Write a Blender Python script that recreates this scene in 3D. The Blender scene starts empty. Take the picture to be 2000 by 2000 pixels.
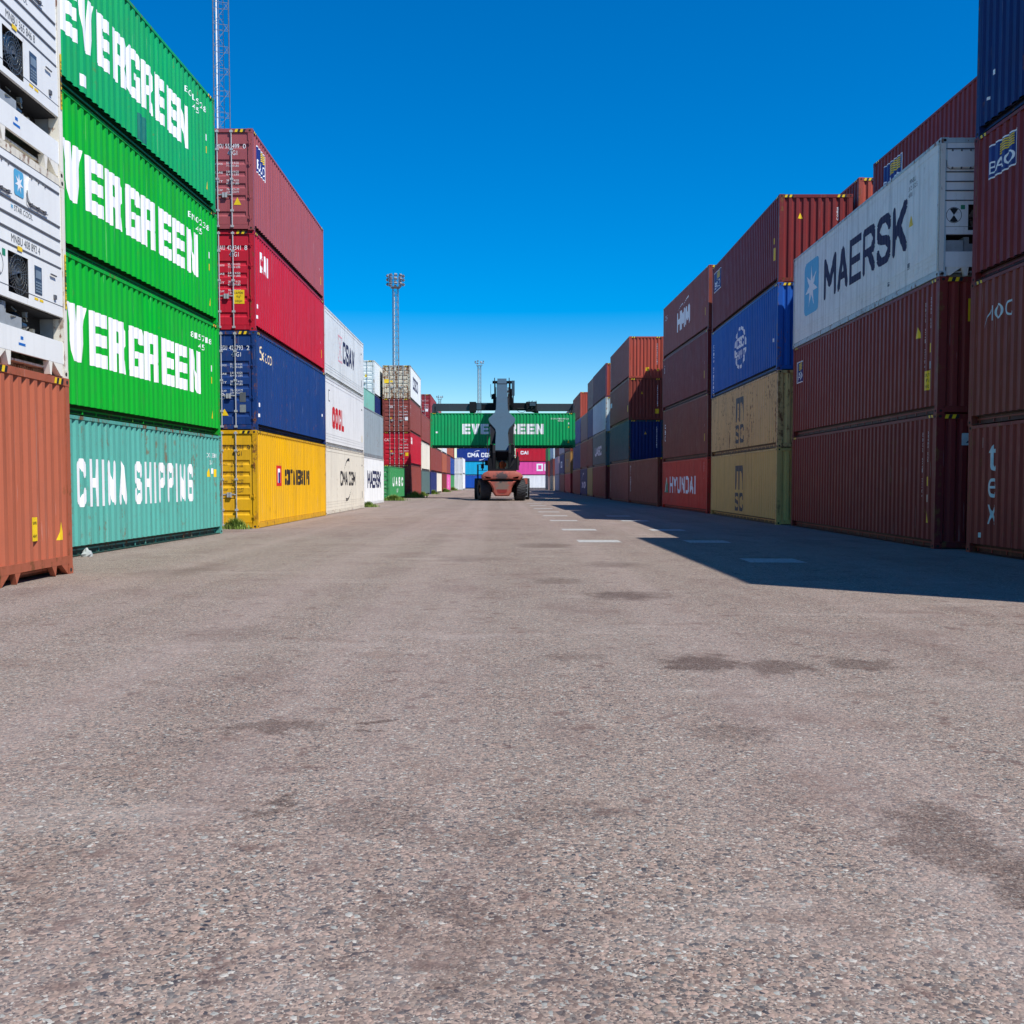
import bpy, bmesh, math, random
from mathutils import Vector, Matrix
R = math.radians
random.seed(7)
scn = bpy.context.scene
COL = scn.collection

# ------------------------------------------------------------------ camera
cam_d = bpy.data.cameras.new("camera")
cam_d.sensor_width = 36.0
cam_d.lens = 36.0 * 2050 / 2000
cam_d.clip_start = 0.05
cam_d.clip_end = 6000
cam = bpy.data.objects.new("camera", cam_d)
COL.objects.link(cam)
PITCH = R(2.9)
cam.location = (0, 0, 1.36)
cam.rotation_euler = (R(90) - PITCH, 0, -math.atan(20 / 2050))
cam_d.shift_y = (942 + 2050 * math.tan(PITCH) - 1000) / 2000
scn.camera = cam

# ------------------------------------------------------------------ light
SUN_EL = R(54.6)
SUN_DIR = Vector((0.777 * math.cos(SUN_EL), -0.63 * math.cos(SUN_EL), math.sin(SUN_EL))).normalized()  # towards the sun
world = bpy.data.worlds.new("World")
scn.world = world
world.use_nodes = True
nt = world.node_tree
nt.nodes.clear()
sky = nt.nodes.new("ShaderNodeTexSky")
sky.sky_type = 'NISHITA'
sky.sun_disc = False
sky.sun_elevation = SUN_EL
sky.sun_rotation = math.atan2(SUN_DIR.x, SUN_DIR.y)
sky.air_density = 1.0
sky.dust_density = 0.05
sky.ozone_density = 4.0
hs = nt.nodes.new("ShaderNodeHueSaturation")
hs.inputs['Hue'].default_value = 0.506
hs.inputs['Saturation'].default_value = 1.72
hs.inputs['Value'].default_value = 1.45
bg = nt.nodes.new("ShaderNodeBackground")
bg.inputs['Strength'].default_value = 0.085
wo = nt.nodes.new("ShaderNodeOutputWorld")
nt.links.new(sky.outputs[0], hs.inputs['Color'])
nt.links.new(hs.outputs[0], bg.inputs['Color'])
nt.links.new(bg.outputs[0], wo.inputs['Surface'])
sun_d = bpy.data.lights.new("sun", 'SUN')
sun_d.energy = 5.0
sun_d.angle = R(0.5)
sun_d.color = (1.0, 0.95, 0.88)
sun = bpy.data.objects.new("sun", sun_d)
COL.objects.link(sun)
sun.location = (30, -20, 60)
sun.rotation_euler = SUN_DIR.to_track_quat('Z', 'Y').to_euler()
vs = scn.view_settings
vs.view_transform = 'Standard'
vs.look = 'None'
vs.exposure = 0.25
vs.gamma = 1.0
vs.use_curve_mapping = False
scn.render.engine = 'CYCLES'
scn.cycles.max_bounces = 6
scn.cycles.diffuse_bounces = 3

# ------------------------------------------------------------------ node helpers
class NT:
    def __init__(s, name):
        s.m = bpy.data.materials.new(name); s.m.use_nodes = True
        s.t = s.m.node_tree; s.t.nodes.clear()
        s.out = s.n("ShaderNodeOutputMaterial"); s.b = s.n("ShaderNodeBsdfPrincipled")
        s.l(s.b.outputs[0], s.out.inputs[0])
    def n(s, k, **kw):
        x = s.t.nodes.new(k)
        for a, v in kw.items(): setattr(x, a, v)
        return x
    def l(s, a, b): s.t.links.new(a, b)
    def noise(s, vec, scale, detail=3, rough=.55):
        x = s.n("ShaderNodeTexNoise"); x.inputs['Scale'].default_value = scale
        x.inputs['Detail'].default_value = detail; x.inputs['Roughness'].default_value = rough
        s.l(vec, x.inputs['Vector']); return x.outputs['Fac']
    def ramp(s, fac, stops, interp='LINEAR'):
        r = s.n("ShaderNodeValToRGB"); cr = r.color_ramp; cr.interpolation = interp
        while len(cr.elements) < len(stops): cr.elements.new(0.5)
        for e, (p, c) in zip(cr.elements, stops):
            e.position = p
            e.color = (c, c, c, 1) if isinstance(c, (int, float)) else (*c, 1)
        s.l(fac, r.inputs[0]); return r.outputs[0]
    def mix(s, fac, a, b, mode='MIX'):
        x = s.n("ShaderNodeMix", data_type='RGBA', blend_type=mode)
        for sock, v in ((x.inputs[0], fac), (x.inputs[6], a), (x.inputs[7], b)):
            if hasattr(v, 'links') or hasattr(v, 'is_linked'): s.l(v, sock)
            elif isinstance(v, (int, float)): sock.default_value = v
            else: sock.default_value = (*v, 1)
        return x.outputs[2]
    def math(s, op, a, b=None, clamp=False):
        x = s.n("ShaderNodeMath", operation=op, use_clamp=clamp)
        for i, v in enumerate((a, b)):
            if v is None: continue
            if isinstance(v, (int, float)): x.inputs[i].default_value = v
            else: s.l(v, x.inputs[i])
        return x.outputs[0]
    def mapping(s, vec, scale=(1, 1, 1), loc=(0, 0, 0), rot=(0, 0, 0)):
        x = s.n("ShaderNodeMapping"); x.inputs['Scale'].default_value = scale
        x.inputs['Location'].default_value = loc; x.inputs['Rotation'].default_value = rot
        s.l(vec, x.inputs['Vector']); return x.outputs[0]
    def bump(s, h, strength=.3, dist=.01):
        x = s.n("ShaderNodeBump"); x.inputs['Strength'].default_value = strength
        x.inputs['Distance'].default_value = dist
        s.l(h, x.inputs['Height']); s.l(x.outputs[0], s.b.inputs['Normal'])

MATS = {}
def sc(c, k): return tuple(min(1, v * k) for v in c)

def paint(name, c, rust=.15, grime=.3, scratch=.3, rough=.48, fade=.16, metal=0.0):
    """weathered painted steel"""
    if name in MATS: return MATS[name]
    t = NT(name)
    tc = t.n("ShaderNodeTexCoord"); oi = t.n("ShaderNodeObjectInfo")
    add = t.n("ShaderNodeVectorMath", operation='ADD')
    mul = t.n("ShaderNodeVectorMath", operation='MULTIPLY'); mul.inputs[1].default_value = (.83, .71, 1.37)
    t.l(oi.outputs['Location'], mul.inputs[0])
    t.l(tc.outputs['Object'], add.inputs[0]); t.l(mul.outputs[0], add.inputs[1])
    v = add.outputs[0]
    f1 = t.noise(v, .55, 4)
    lum = sum(c) / 3
    faded = tuple(x * .86 + lum * .08 + .010 for x in c)
    col = t.mix(t.ramp(f1, [(.32, 0.0), (.7, 1.0)]), sc(c, 1 + fade * .4), tuple(a * (1 - min(1, fade * 3)) + b * min(1, fade * 3) for a, b in zip(c, faded)))
    # vertical dirt streaks
    st = t.noise(t.mapping(v, (7, 7, .22)), 1.0, 4, .6)
    col = t.mix(t.math('MULTIPLY', t.ramp(st, [(.5, 0.0), (.74, 1.0)]), grime), col, sc(c, .45))
    gr = t.noise(v, 2.3, 6, .65)
    col = t.mix(t.math('MULTIPLY', t.ramp(gr, [(.5, 0.0), (.75, 1.0)]), grime * .6), col, tuple(x * .6 + .02 for x in c))
    # fine light scratches
    s2 = t.noise(t.mapping(v, (30, 30, .9)), 1.0, 2, .5)
    col = t.mix(t.math('MULTIPLY', t.ramp(s2, [(.69, 0.0), (.73, 1.0)]), scratch), col, tuple(x * .5 + .3 for x in c))
    # rust spots and runs
    r1 = t.noise(v, 6.5, 8, .7)
    r2 = t.noise(v, .9, 3)
    r3 = t.noise(t.mapping(v, (9, 9, .7)), 1.0, 5, .6)
    rm = t.math('MULTIPLY', t.ramp(t.math('ADD', t.math('MULTIPLY', r1, .5), t.math('MULTIPLY', r3, .5)), [(.6 - rust * .13, 0.0), (.66 - rust * .13, 1.0)]),
                t.ramp(r2, [(.48 - rust * .2, 0.0), (.62 - rust * .2, 1.0)]))
    col = t.mix(t.math('MULTIPLY', rm, min(1, .35 + rust)), col, t.mix(r1, (.09, .03, .012), (.25, .1, .04)))
    t.l(col, t.b.inputs['Base Color'])
    t.l(t.math('ADD', t.math('MULTIPLY', gr, .3), rough - .15), t.b.inputs['Roughness'])
    t.b.inputs['Metallic'].default_value = metal
    t.b.inputs['Specular IOR Level'].default_value = .2
    dn = t.noise(t.mapping(v, (1, 1, .6)), 1.3, 3)
    t.bump(t.math('ADD', dn, t.math('MULTIPLY', gr, .06)), .35, .02)
    MATS[name] = t.m
    return t.m

def plain(name, c, rough=.55, metal=0., var=.15, scale=6):
    if name in MATS: return MATS[name]
    t = NT(name)
    tc = t.n("ShaderNodeTexCoord")
    f = t.noise(tc.outputs['Object'], scale, 5)
    t.l(t.mix(t.ramp(f, [(.3, 0.), (.7, 1.)]), sc(c, 1 - var), sc(c, 1 + var)), t.b.inputs['Base Color'])
    t.b.inputs['Roughness'].default_value = rough
    t.b.inputs['Metallic'].default_value = metal
    MATS[name] = t.m
    return t.m

# ------------------------------------------------------------------ colours of the yard
PAINT = dict(
    brick=((.41, .112, .058), .2), green=((.001, .40, .025), .05), evergreen_light=((.004, .36, .11), .12), china_teal=((.095, .39, .33), .35),
    rose=((.36, .085, .095), .08), cai_red=((.52, .011, .032), .1), sea_blue=((.009, .045, .19), .25), yellow=((.76, .41, .003), .2),
    white=((.74, .78, .77), .12), cream=((.80, .76, .64), .25), white_clean=((.80, .82, .82), .05), steel_grey=((.30, .36, .40), .35),
    leaf=((.05, .30, .10), .15), rusty_cream=((.62, .58, .46), .95), redbrown=((.27, .062, .05), .2), brown=((.215, .045, .032), .3),
    maroon=((.195, .024, .025), .24), maroon_b=((.225, .033, .028), .3), teal=((.06, .17, .16), .25), navy=((.02, .035, .16), .18),
    plum=((.13, .04, .075), .2), bright_blue=((.01, .09, .42), .2), msc=((.70, .46, .19), .55), msc_b=((.66, .45, .15), .15),
    hyundai=((.60, .045, .03), .15), sunlit_red=((.40, .075, .048), .15), ice=((.50, .62, .66), .2), dark_teal=((.02, .065, .09), .2),  # the orange red has the sunlight on end walls mixed in
    grey_teal=((.10, .17, .17), .2), grey_brown=((.22, .15, .15), .2), olive=((.42, .34, .10), .2), royal=((.015, .07, .30), .15),
    tan=((.36, .20, .06), .3), red=((.42, .03, .03), .15), pink=((.80, .12, .42), .05), magenta=((.78, .08, .36), .04), cyan=((.01, .42, .68), .05),
    cma_blue=((.01, .04, .25), .05), un_blue=((.01, .09, .45), .05), pale_pink=((.55, .42, .46), .1), light_grey=((.42, .43, .45), .2),
    sand=((.42, .34, .24), .3), dark_red=((.30, .03, .04), .1), mint=((.20, .48, .40), .3), deep_blue=((.008, .025, .13), .15),
)
def P(k):
    c, r = PAINT[k]
    g = .6 if k in ('steel_grey', 'ice', 'white') else .42
    return paint(k + "_paint", c, rust=r, grime=g)
def PF(k):
    c, r = PAINT[k]
    return paint(k + "_frame_paint", sc(c, .92), rust=min(1, r + .38), grime=.4)

def PU(k):  # dark undercoat for recessed rails, with the shade of the channel painted in
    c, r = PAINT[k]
    return paint(k + "_undercoat_shade", sc(c, .16), rust=min(1, r + .1), grime=.3)

M_WHITE = paint("white_lettering", (.84, .86, .88), rust=.02, grime=.12, scratch=.0, rough=.5)
M_BLACK = plain("black_lettering", (.015, .016, .02), .5)
M_NAVY = plain("navy_lettering", (.010, .016, .07), .75)
M_GREYTXT = plain("grey_lettering", (.10, .11, .12), .5)
M_RED = plain("red_lettering", (.60, .015, .02), .5)
M_PINKL = plain("pale_red_lettering", (.75, .36, .40), .5)
M_CREAM = plain("cream_lettering", (.80, .66, .42), .5)
M_YEL = plain("yellow_label", (.85, .58, .01), .5, var=.1)
M_SKYB = plain("sky_blue_label", (.09, .38, .62), .45, var=.06)
M_BLUEL = plain("dark_blue_label", (.012, .02, .17), .45)
M_GRNL = plain("green_label", (.02, .22, .12), .5)
M_DARK = plain("dark_rubber_and_bay_shade", (.015, .015, .017), .75)
M_STEEL = plain("galvanised_steel", (.42, .44, .45), .42, .6, .2)
M_ROD = paint("galvanised_rod", (.48, .5, .5), rust=.3, grime=.3, rough=.5, metal=.25)
M_HOLE_SHADE = plain("casting_hole_shade", (.02, .016, .014), .9)  # near-black that stands for the shade inside casting pockets

# ------------------------------------------------------------------ mesh builder
class MB:
    def __init__(s): s.v = []; s.f = []; s.m = []; s.mi = 0
    def add(s, vs, fs):
        o = len(s.v); s.v += [tuple(v) for v in vs]
        for f in fs: s.f.append(tuple(o + i for i in f)); s.m.append(s.mi)
        return s
    def box(s, x0, x1, y0, y1, z0, z1):
        if x0 > x1: x0, x1 = x1, x0
        if y0 > y1: y0, y1 = y1, y0
        return s.add([(x0, y0, z0), (x1, y0, z0), (x1, y1, z0), (x0, y1, z0), (x0, y0, z1), (x1, y0, z1), (x1, y1, z1), (x0, y1, z1)],
                     [(0, 3, 2, 1), (4, 5, 6, 7), (0, 1, 5, 4), (1, 2, 6, 5), (2, 3, 7, 6), (3, 0, 4, 7)])
    def tube(s, a, b, r0, r1=None, n=8, cap=True):
        r1 = r0 if r1 is None else r1
        a = Vector(a); b = Vector(b); d = (b - a).normalized()
        u = d.orthogonal().normalized(); w = d.cross(u)
        vs = []
        for p, r in ((a, r0), (b, r1)):
            for i in range(n):
                t = 2 * math.pi * i / n
                vs.append(p + (u * math.cos(t) + w * math.sin(t)) * r)
        fs = [(i, (i + 1) % n, n + (i + 1) % n, n + i) for i in range(n)]
        if cap: fs += [tuple(range(n - 1, -1, -1)), tuple(range(n, 2 * n))]
        return s.add(vs, fs)
    def bar(s, a, b, w, h):
        """rectangular bar from a to b"""
        a = Vector(a); b = Vector(b); d = (b - a).normalized()
        side = d.cross(Vector((0, 0, 1)))
        if side.length < 1e-4: side = Vector((1, 0, 0))
        side.normalize(); up = side.cross(d)
        vs = []
        for p in (a, b):
            for sx, sz in ((-1, -1), (1, -1), (1, 1), (-1, 1)): vs.append(p + side * sx * w / 2 + up * sz * h / 2)
        return s.add(vs, [(3, 2, 1, 0), (4, 5, 6, 7), (0, 1, 5, 4), (1, 2, 6, 5), (2, 3, 7, 6), (3, 0, 4, 7)])
    def prism(s, poly, fn, t0, t1):
        """poly of (u,v); fn(u,v,t) -> xyz ; extruded from t0 to t1"""
        n = len(poly)
        return s.add([fn(u, v, t0) for u, v in poly] + [fn(u, v, t1) for u, v in poly],
                     [tuple(range(n)), tuple(range(2 * n - 1, n - 1, -1))] + [(i, i + n, (i + 1) % n + n, (i + 1) % n) for i in range(n)])
    def mesh(s, name, mats=(None,), smooth=False):
        me = bpy.data.meshes.new(name)
        me.from_pydata(s.v, [], s.f)
        for m in mats: me.materials.append(m)
        me.polygons.foreach_set('material_index', s.m)
        bm = bmesh.new(); bm.from_mesh(me)
        bmesh.ops.recalc_face_normals(bm, faces=bm.faces)
        bm.to_mesh(me); bm.free()
        if smooth: me.polygons.foreach_set('use_smooth', [True] * len(me.polygons))
        me.update()
        return me

def link(name, me, parent=None, mat=None, loc=None):
    o = bpy.data.objects.new(name, me)
    COL.objects.link(o)
    if parent: o.parent = parent
    if loc: o.location = loc
    if mat is not None and me is not None:
        if len(me.materials) == 0: me.materials.append(None)
        o.material_slots[0].link = 'OBJECT'; o.material_slots[0].material = mat
    return o
def empty(name, loc, rz=0, label=None, cat=None, group=None):
    o = bpy.data.objects.new(name, None); COL.objects.link(o)
    o.location = loc; o.rotation_euler = (0, 0, rz); o.empty_display_size = .3
    return tag(o, label, cat, group)
def tag(o, label=None, cat=None, group=None, kind=None):
    if label: o['label'] = label
    if cat: o['category'] = cat
    if group: o['group'] = group
    if kind: o['kind'] = kind
    return o

# ------------------------------------------------------------------ container geometry (local: length along y, centred; width along x; z from 0)
W = 2.438; HW = W / 2
DEPTH = .036
def breaks(lo, hi, pitch):
    n = max(1, round((hi - lo) / pitch)); p = (hi - lo) / n
    out = [(lo, 0.)]
    for i in range(n):
        b = lo + i * p
        out += [(b + .20 * p, 0.), (b + .38 * p, 1.), (b + .62 * p, 1.), (b + .80 * p, 0.)]
    out.append((hi, 0.))
    return out
def side_breaks(L): return breaks(-L / 2 + .15, L / 2 - .15, .278)
def end_breaks(): return breaks(-HW + .13, HW - .13, .243)
CACHE = {}
def cached(key, fn):
    if key not in CACHE: CACHE[key] = fn()
    return CACHE[key]

XO = HW - .010      # outer plane of the side sheets
def side_mesh(L, H, sgn, style):
    def mk():
        b = MB(); d = DEPTH if style == 'std' else .007
        br = side_breaks(L) if style == 'std' else breaks(-L / 2 + .15, L / 2 - .15, .2)
        z0, z1 = (.19 if style == 'std' else .155), H - .075
        vs = []
        for y, k in br: vs += [(sgn * (XO - d * k), y, z0), (sgn * (XO - d * k), y, z1)]
        b.add(vs, [(2 * i, 2 * i + 2, 2 * i + 3, 2 * i + 1) for i in range(len(br) - 1)])
        if style == 'reefer':
            for z in (.30, .42, .52): b.box(sgn * (XO - .002), sgn * (XO + .004), -L / 2 + .17, L / 2 - .17, z, z + .012)
            b.box(sgn * (XO - .002), sgn * (XO + .005), -L / 2 + .17, L / 2 - .17, H - .22, H - .205)
        me = b.mesh('side_wall'); return me
    return cached(('side', L, H, sgn, style), mk)
def end_mesh(L, H, sgn, feet=False):
    def mk():
        b = MB(); z0, z1 = (.276 if feet else .16), H - .11
        vs = []
        for x, k in end_breaks():
            y = sgn * (L / 2 - .015 - .045 * k); vs += [(x, y, z0), (x, y, z1)]
        n = len(end_breaks())
        b.add(vs, [(2 * i, 2 * i + 2, 2 * i + 3, 2 * i + 1) for i in range(n - 1)])
        return b.mesh('end_wall')
    return cached(('end', L, H, sgn, feet), mk)
def casting_geo(b, sx, sy, z0, z1, L):
    """corner casting with dark ovals on the two outer faces, painting in the shade of its pockets"""
    x1 = sx * HW; x0 = sx * (HW - .162); y1 = sy * L / 2; y0 = sy * (L / 2 - .178)
    zc = (z0 + z1) / 2
    b.mi = 0; b.box(x0, x1, y0, y1, z0, z1)
    b.mi = 1
    def oval(cx, cz, ru, rz): return [(cx + ru * math.cos(t * math.pi / 5), cz + rz * math.sin(t * math.pi / 5)) for t in range(10)]
    b.prism(oval((y0 + y1) / 2, zc, .042, .028), lambda u, v, t: (x1 + sx * t, u, v), -.01, .0025)
    b.prism(oval((x0 + x1) / 2, zc, .034, .03), lambda u, v, t: (u, y1 + sy * t, v), -.01, .0025)
    b.mi = 0
def casting_mesh(L, H, sx, sy, top):
    def mk():
        b = MB(); casting_geo(b, sx, sy, *((H - .118, H - .001) if top else (.001, .118)), L)
        return b.mesh('corner_casting', (None, M_HOLE_SHADE))
    return cached(('cast', L, H, sx, sy, top), mk)
def frame_mesh(L, H, rail, door, far):
    def mk():
        b = MB()
        for sx in (-1, 1):
            for sy in (-1, 1):
                b.box(sx * (HW - .005), sx * (HW - .14), sy * (L / 2 - .004), sy * (L / 2 - .15), .119, H - .119)
                if far:
                    b.box(sx * HW, sx * (HW - .162), sy * L / 2, sy * (L / 2 - .178), 0.001, .118)
                    b.box(sx * HW, sx * (HW - .162), sy * L / 2, sy * (L / 2 - .178), H - .118, H - .001)
        for sx in (-1, 1):
            yy = L / 2 - .179
            b.box(sx * (HW - .001), sx * (HW - .07), -yy, yy, H - .078, H - .012)          # top rail
        for sy in (-1, 1):
            xx = HW - .163
            b.box(-xx, xx, sy * (L / 2 - .006), sy * (L / 2 - .09), H - .112, H - .008)
            if door in ('feet', 'reefer') and sy == -1:
                if door == 'feet': b.box(-xx - .02, xx + .02, sy * (L / 2 - .002), sy * (L / 2 - .09), .155, .275)
                fs = [(-xx, .24, .02), (xx, -.24, -.02), (-.66, .17, .05), (.66, -.17, -.05)]
                for x0, dx, q in fs if door == 'feet' else []:
                    b.prism([(x0, .1545), (x0 + dx, .1545), (x0 + q, .004)], lambda u, v, t: (u, -(L / 2) + t, v), .004, .08)
            else: b.box(-xx, xx, sy * (L / 2 - .006), sy * (L / 2 - .09), .03, .158)
        # floor pan with cross members
        b.box(-HW + .11, HW - .11, -L / 2 + .1, L / 2 - .1, .10, .13)
        k = int(L / .6)
        for i in range(k):
            y = -L / 2 + .3 + i * (L - .6) / max(1, k - 1)
            b.box(-HW + .112, HW - .112, y - .02, y + .02, .03, .0985)
        return b.mesh('frame')
    return cached(('frame', L, H, rail, door, far), mk)
def rail_mesh(L, H, rail, style):
    def mk():
        b = MB(); yy = L / 2 - .179; zt = .189 if style == 'std' else .154
        for sx in (-1, 1):
            if rail == 'c':
                b.box(sx * (HW - .125), sx * (HW - .14), -yy, yy, .02, zt)
                b.box(sx * (HW - .006), sx * (HW - .125), -yy, yy, .0121, .024)
                b.box(sx * (HW - .058), sx * (HW - .125), -yy, yy, zt - .012, zt)
            else:
                b.box(sx * (HW - .004), sx * (HW - .09), -yy, yy, .015, zt - .03); b.box(sx * (HW - .02), sx * (HW - .09), -yy, yy, zt - .03, zt)
        return b.mesh('bottom_rail')
    return cached(('rail', L, H, rail, style), mk)
def roof_mesh(L, H):
    def mk():
        b = MB(); br = breaks(-L / 2 + .2, L / 2 - .2, .42); vs = []
        for y, k in br: vs += [(-HW + .06, y, H - .02 - .018 * k), (HW - .06, y, H - .02 - .018 * k)]
        b.add(vs, [(2 * i, 2 * i + 1, 2 * i + 3, 2 * i + 2) for i in range(len(br) - 1)])
        for s in (-1, 1): b.box(-HW + .06, HW - .06, s * (L / 2 - .2), s * (L / 2 - .085), H - .024, H - .014)
        return b.mesh('roof')
    return cached(('roof', L, H), mk)
def door_mesh(L, H, sgn, hand):
    """one leaf of the door end, horizontal swages; local y = sgn*L/2"""
    def mk():
        b = MB(); y = lambda d: sgn * (L / 2 - .03 - d)
        xa, xb = hand * .012, hand * (HW - .155)
        z0, z1 = .17, H - .125; n = 5; bs = [z0 + (z1 - z0) * t for t in (0, .12, .30, .43, .56, .69, .86, 1)]
        # border frame
        w = .07
        xi0, xi1 = xa + hand * w, xb - hand * w
        b.box(xa, xi0, y(0), y(.05), z0, z1); b.box(xi1, xb, y(0), y(.05), z0, z1)
        prof = [(z0, 0)]
        for i in range(1, len(bs) - 1):
            z = bs[i]; prof += [(z - .095, 0), (z - .045, .024), (z + .012, .024), (z + .055, 0)]
        prof.append((z1, 0)); vs = []
        for z, d in prof: vs += [(xi0, y(d + .002), z), (xi1, y(d + .002), z)]
        b.add(vs, [(2 * i, 2 * i + 1, 2 * i + 3, 2 * i + 2) for i in range(len(prof) - 1)])
        # end caps of the recessed swages
        return b.mesh('door')
    return cached(('door', L, H, sgn, hand), mk)
def bar_mesh(L, H, sgn, x):
    def mk():
        b = MB(); y = sgn * (L / 2 + .004)
        b.tube((x, y, .09), (x, y, H - .04), .017, n=8)
        for z in (.10, .55, H * .5, H - .6, H - .09): b.box(x - .045, x + .045, y - .022, y + .022, z - .03, z + .03)
        return b.mesh('locking_bar')
    return cached(('bar', L, H, sgn, x), mk)
def handle_mesh(L, H, sgn, x, dx):
    def mk():
        b = MB(); y = sgn * (L / 2 + .006); z = 1.0
        b.bar((x, y, z), (x + dx, y, z + .01), .016, .03)
        b.box(x + dx * .55, x + dx * .8, y - .03, y + .02, z - .08, z + .06)
        return b.mesh('handle')
    return cached(('handle', L, H, sgn, x, dx), mk)
def hinge_mesh(L, H, sgn, hand):
    def mk():
        b = MB()
        for z in (.35, .95, H - 1.0, H - .4):
            b.box(hand * (HW - .155), hand * (HW - .05), sgn * (L / 2 - .028), sgn * (L / 2 + .006), z - .035, z + .035)
            b.tube((hand * (HW - .10), sgn * (L / 2 + .008), z - .08), (hand * (HW - .10), sgn * (L / 2 + .008), z + .08), .014, n=6)
        return b.mesh('hinge')
    return cached(('hinge', L, H, sgn, hand), mk)
def seal_mesh(L, H, sgn):
    def mk():
        b = MB(); y0, y1 = sgn * (L / 2 - .082), sgn * (L / 2 - .10)
        b.box(-HW + .14, HW - .14, y0, y1, .16, H - .112)
        return b.mesh('door_seal')
    return cached(('seal', L, H, sgn), mk)
def stripe_mesh(L, H, where, s, u0):
    """one run of yellow and black height stripes at a top corner of a high container"""
    def mk():
        b = MB()
        fn = (lambda u, v: (s * (HW + .0015), u, v)) if where == 'side' else (lambda u, v: (u, s * (L / 2 - .0035), v))
        z0, z1 = (H - .076, H - .014) if where == 'side' else (H - .105, H - .02)
        for i in range(4):
            b.mi = i % 2; a = u0 + i * .075
            b.add([fn(a, z0), fn(a + .075, z0), fn(a + .105, z1), fn(a + .03, z1)], [(0, 1, 2, 3)])
        return b.mesh('height_stripes', (M_YEL, M_BLACK))
    return cached(('stripe', L, H, where, s, u0), mk)

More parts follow.
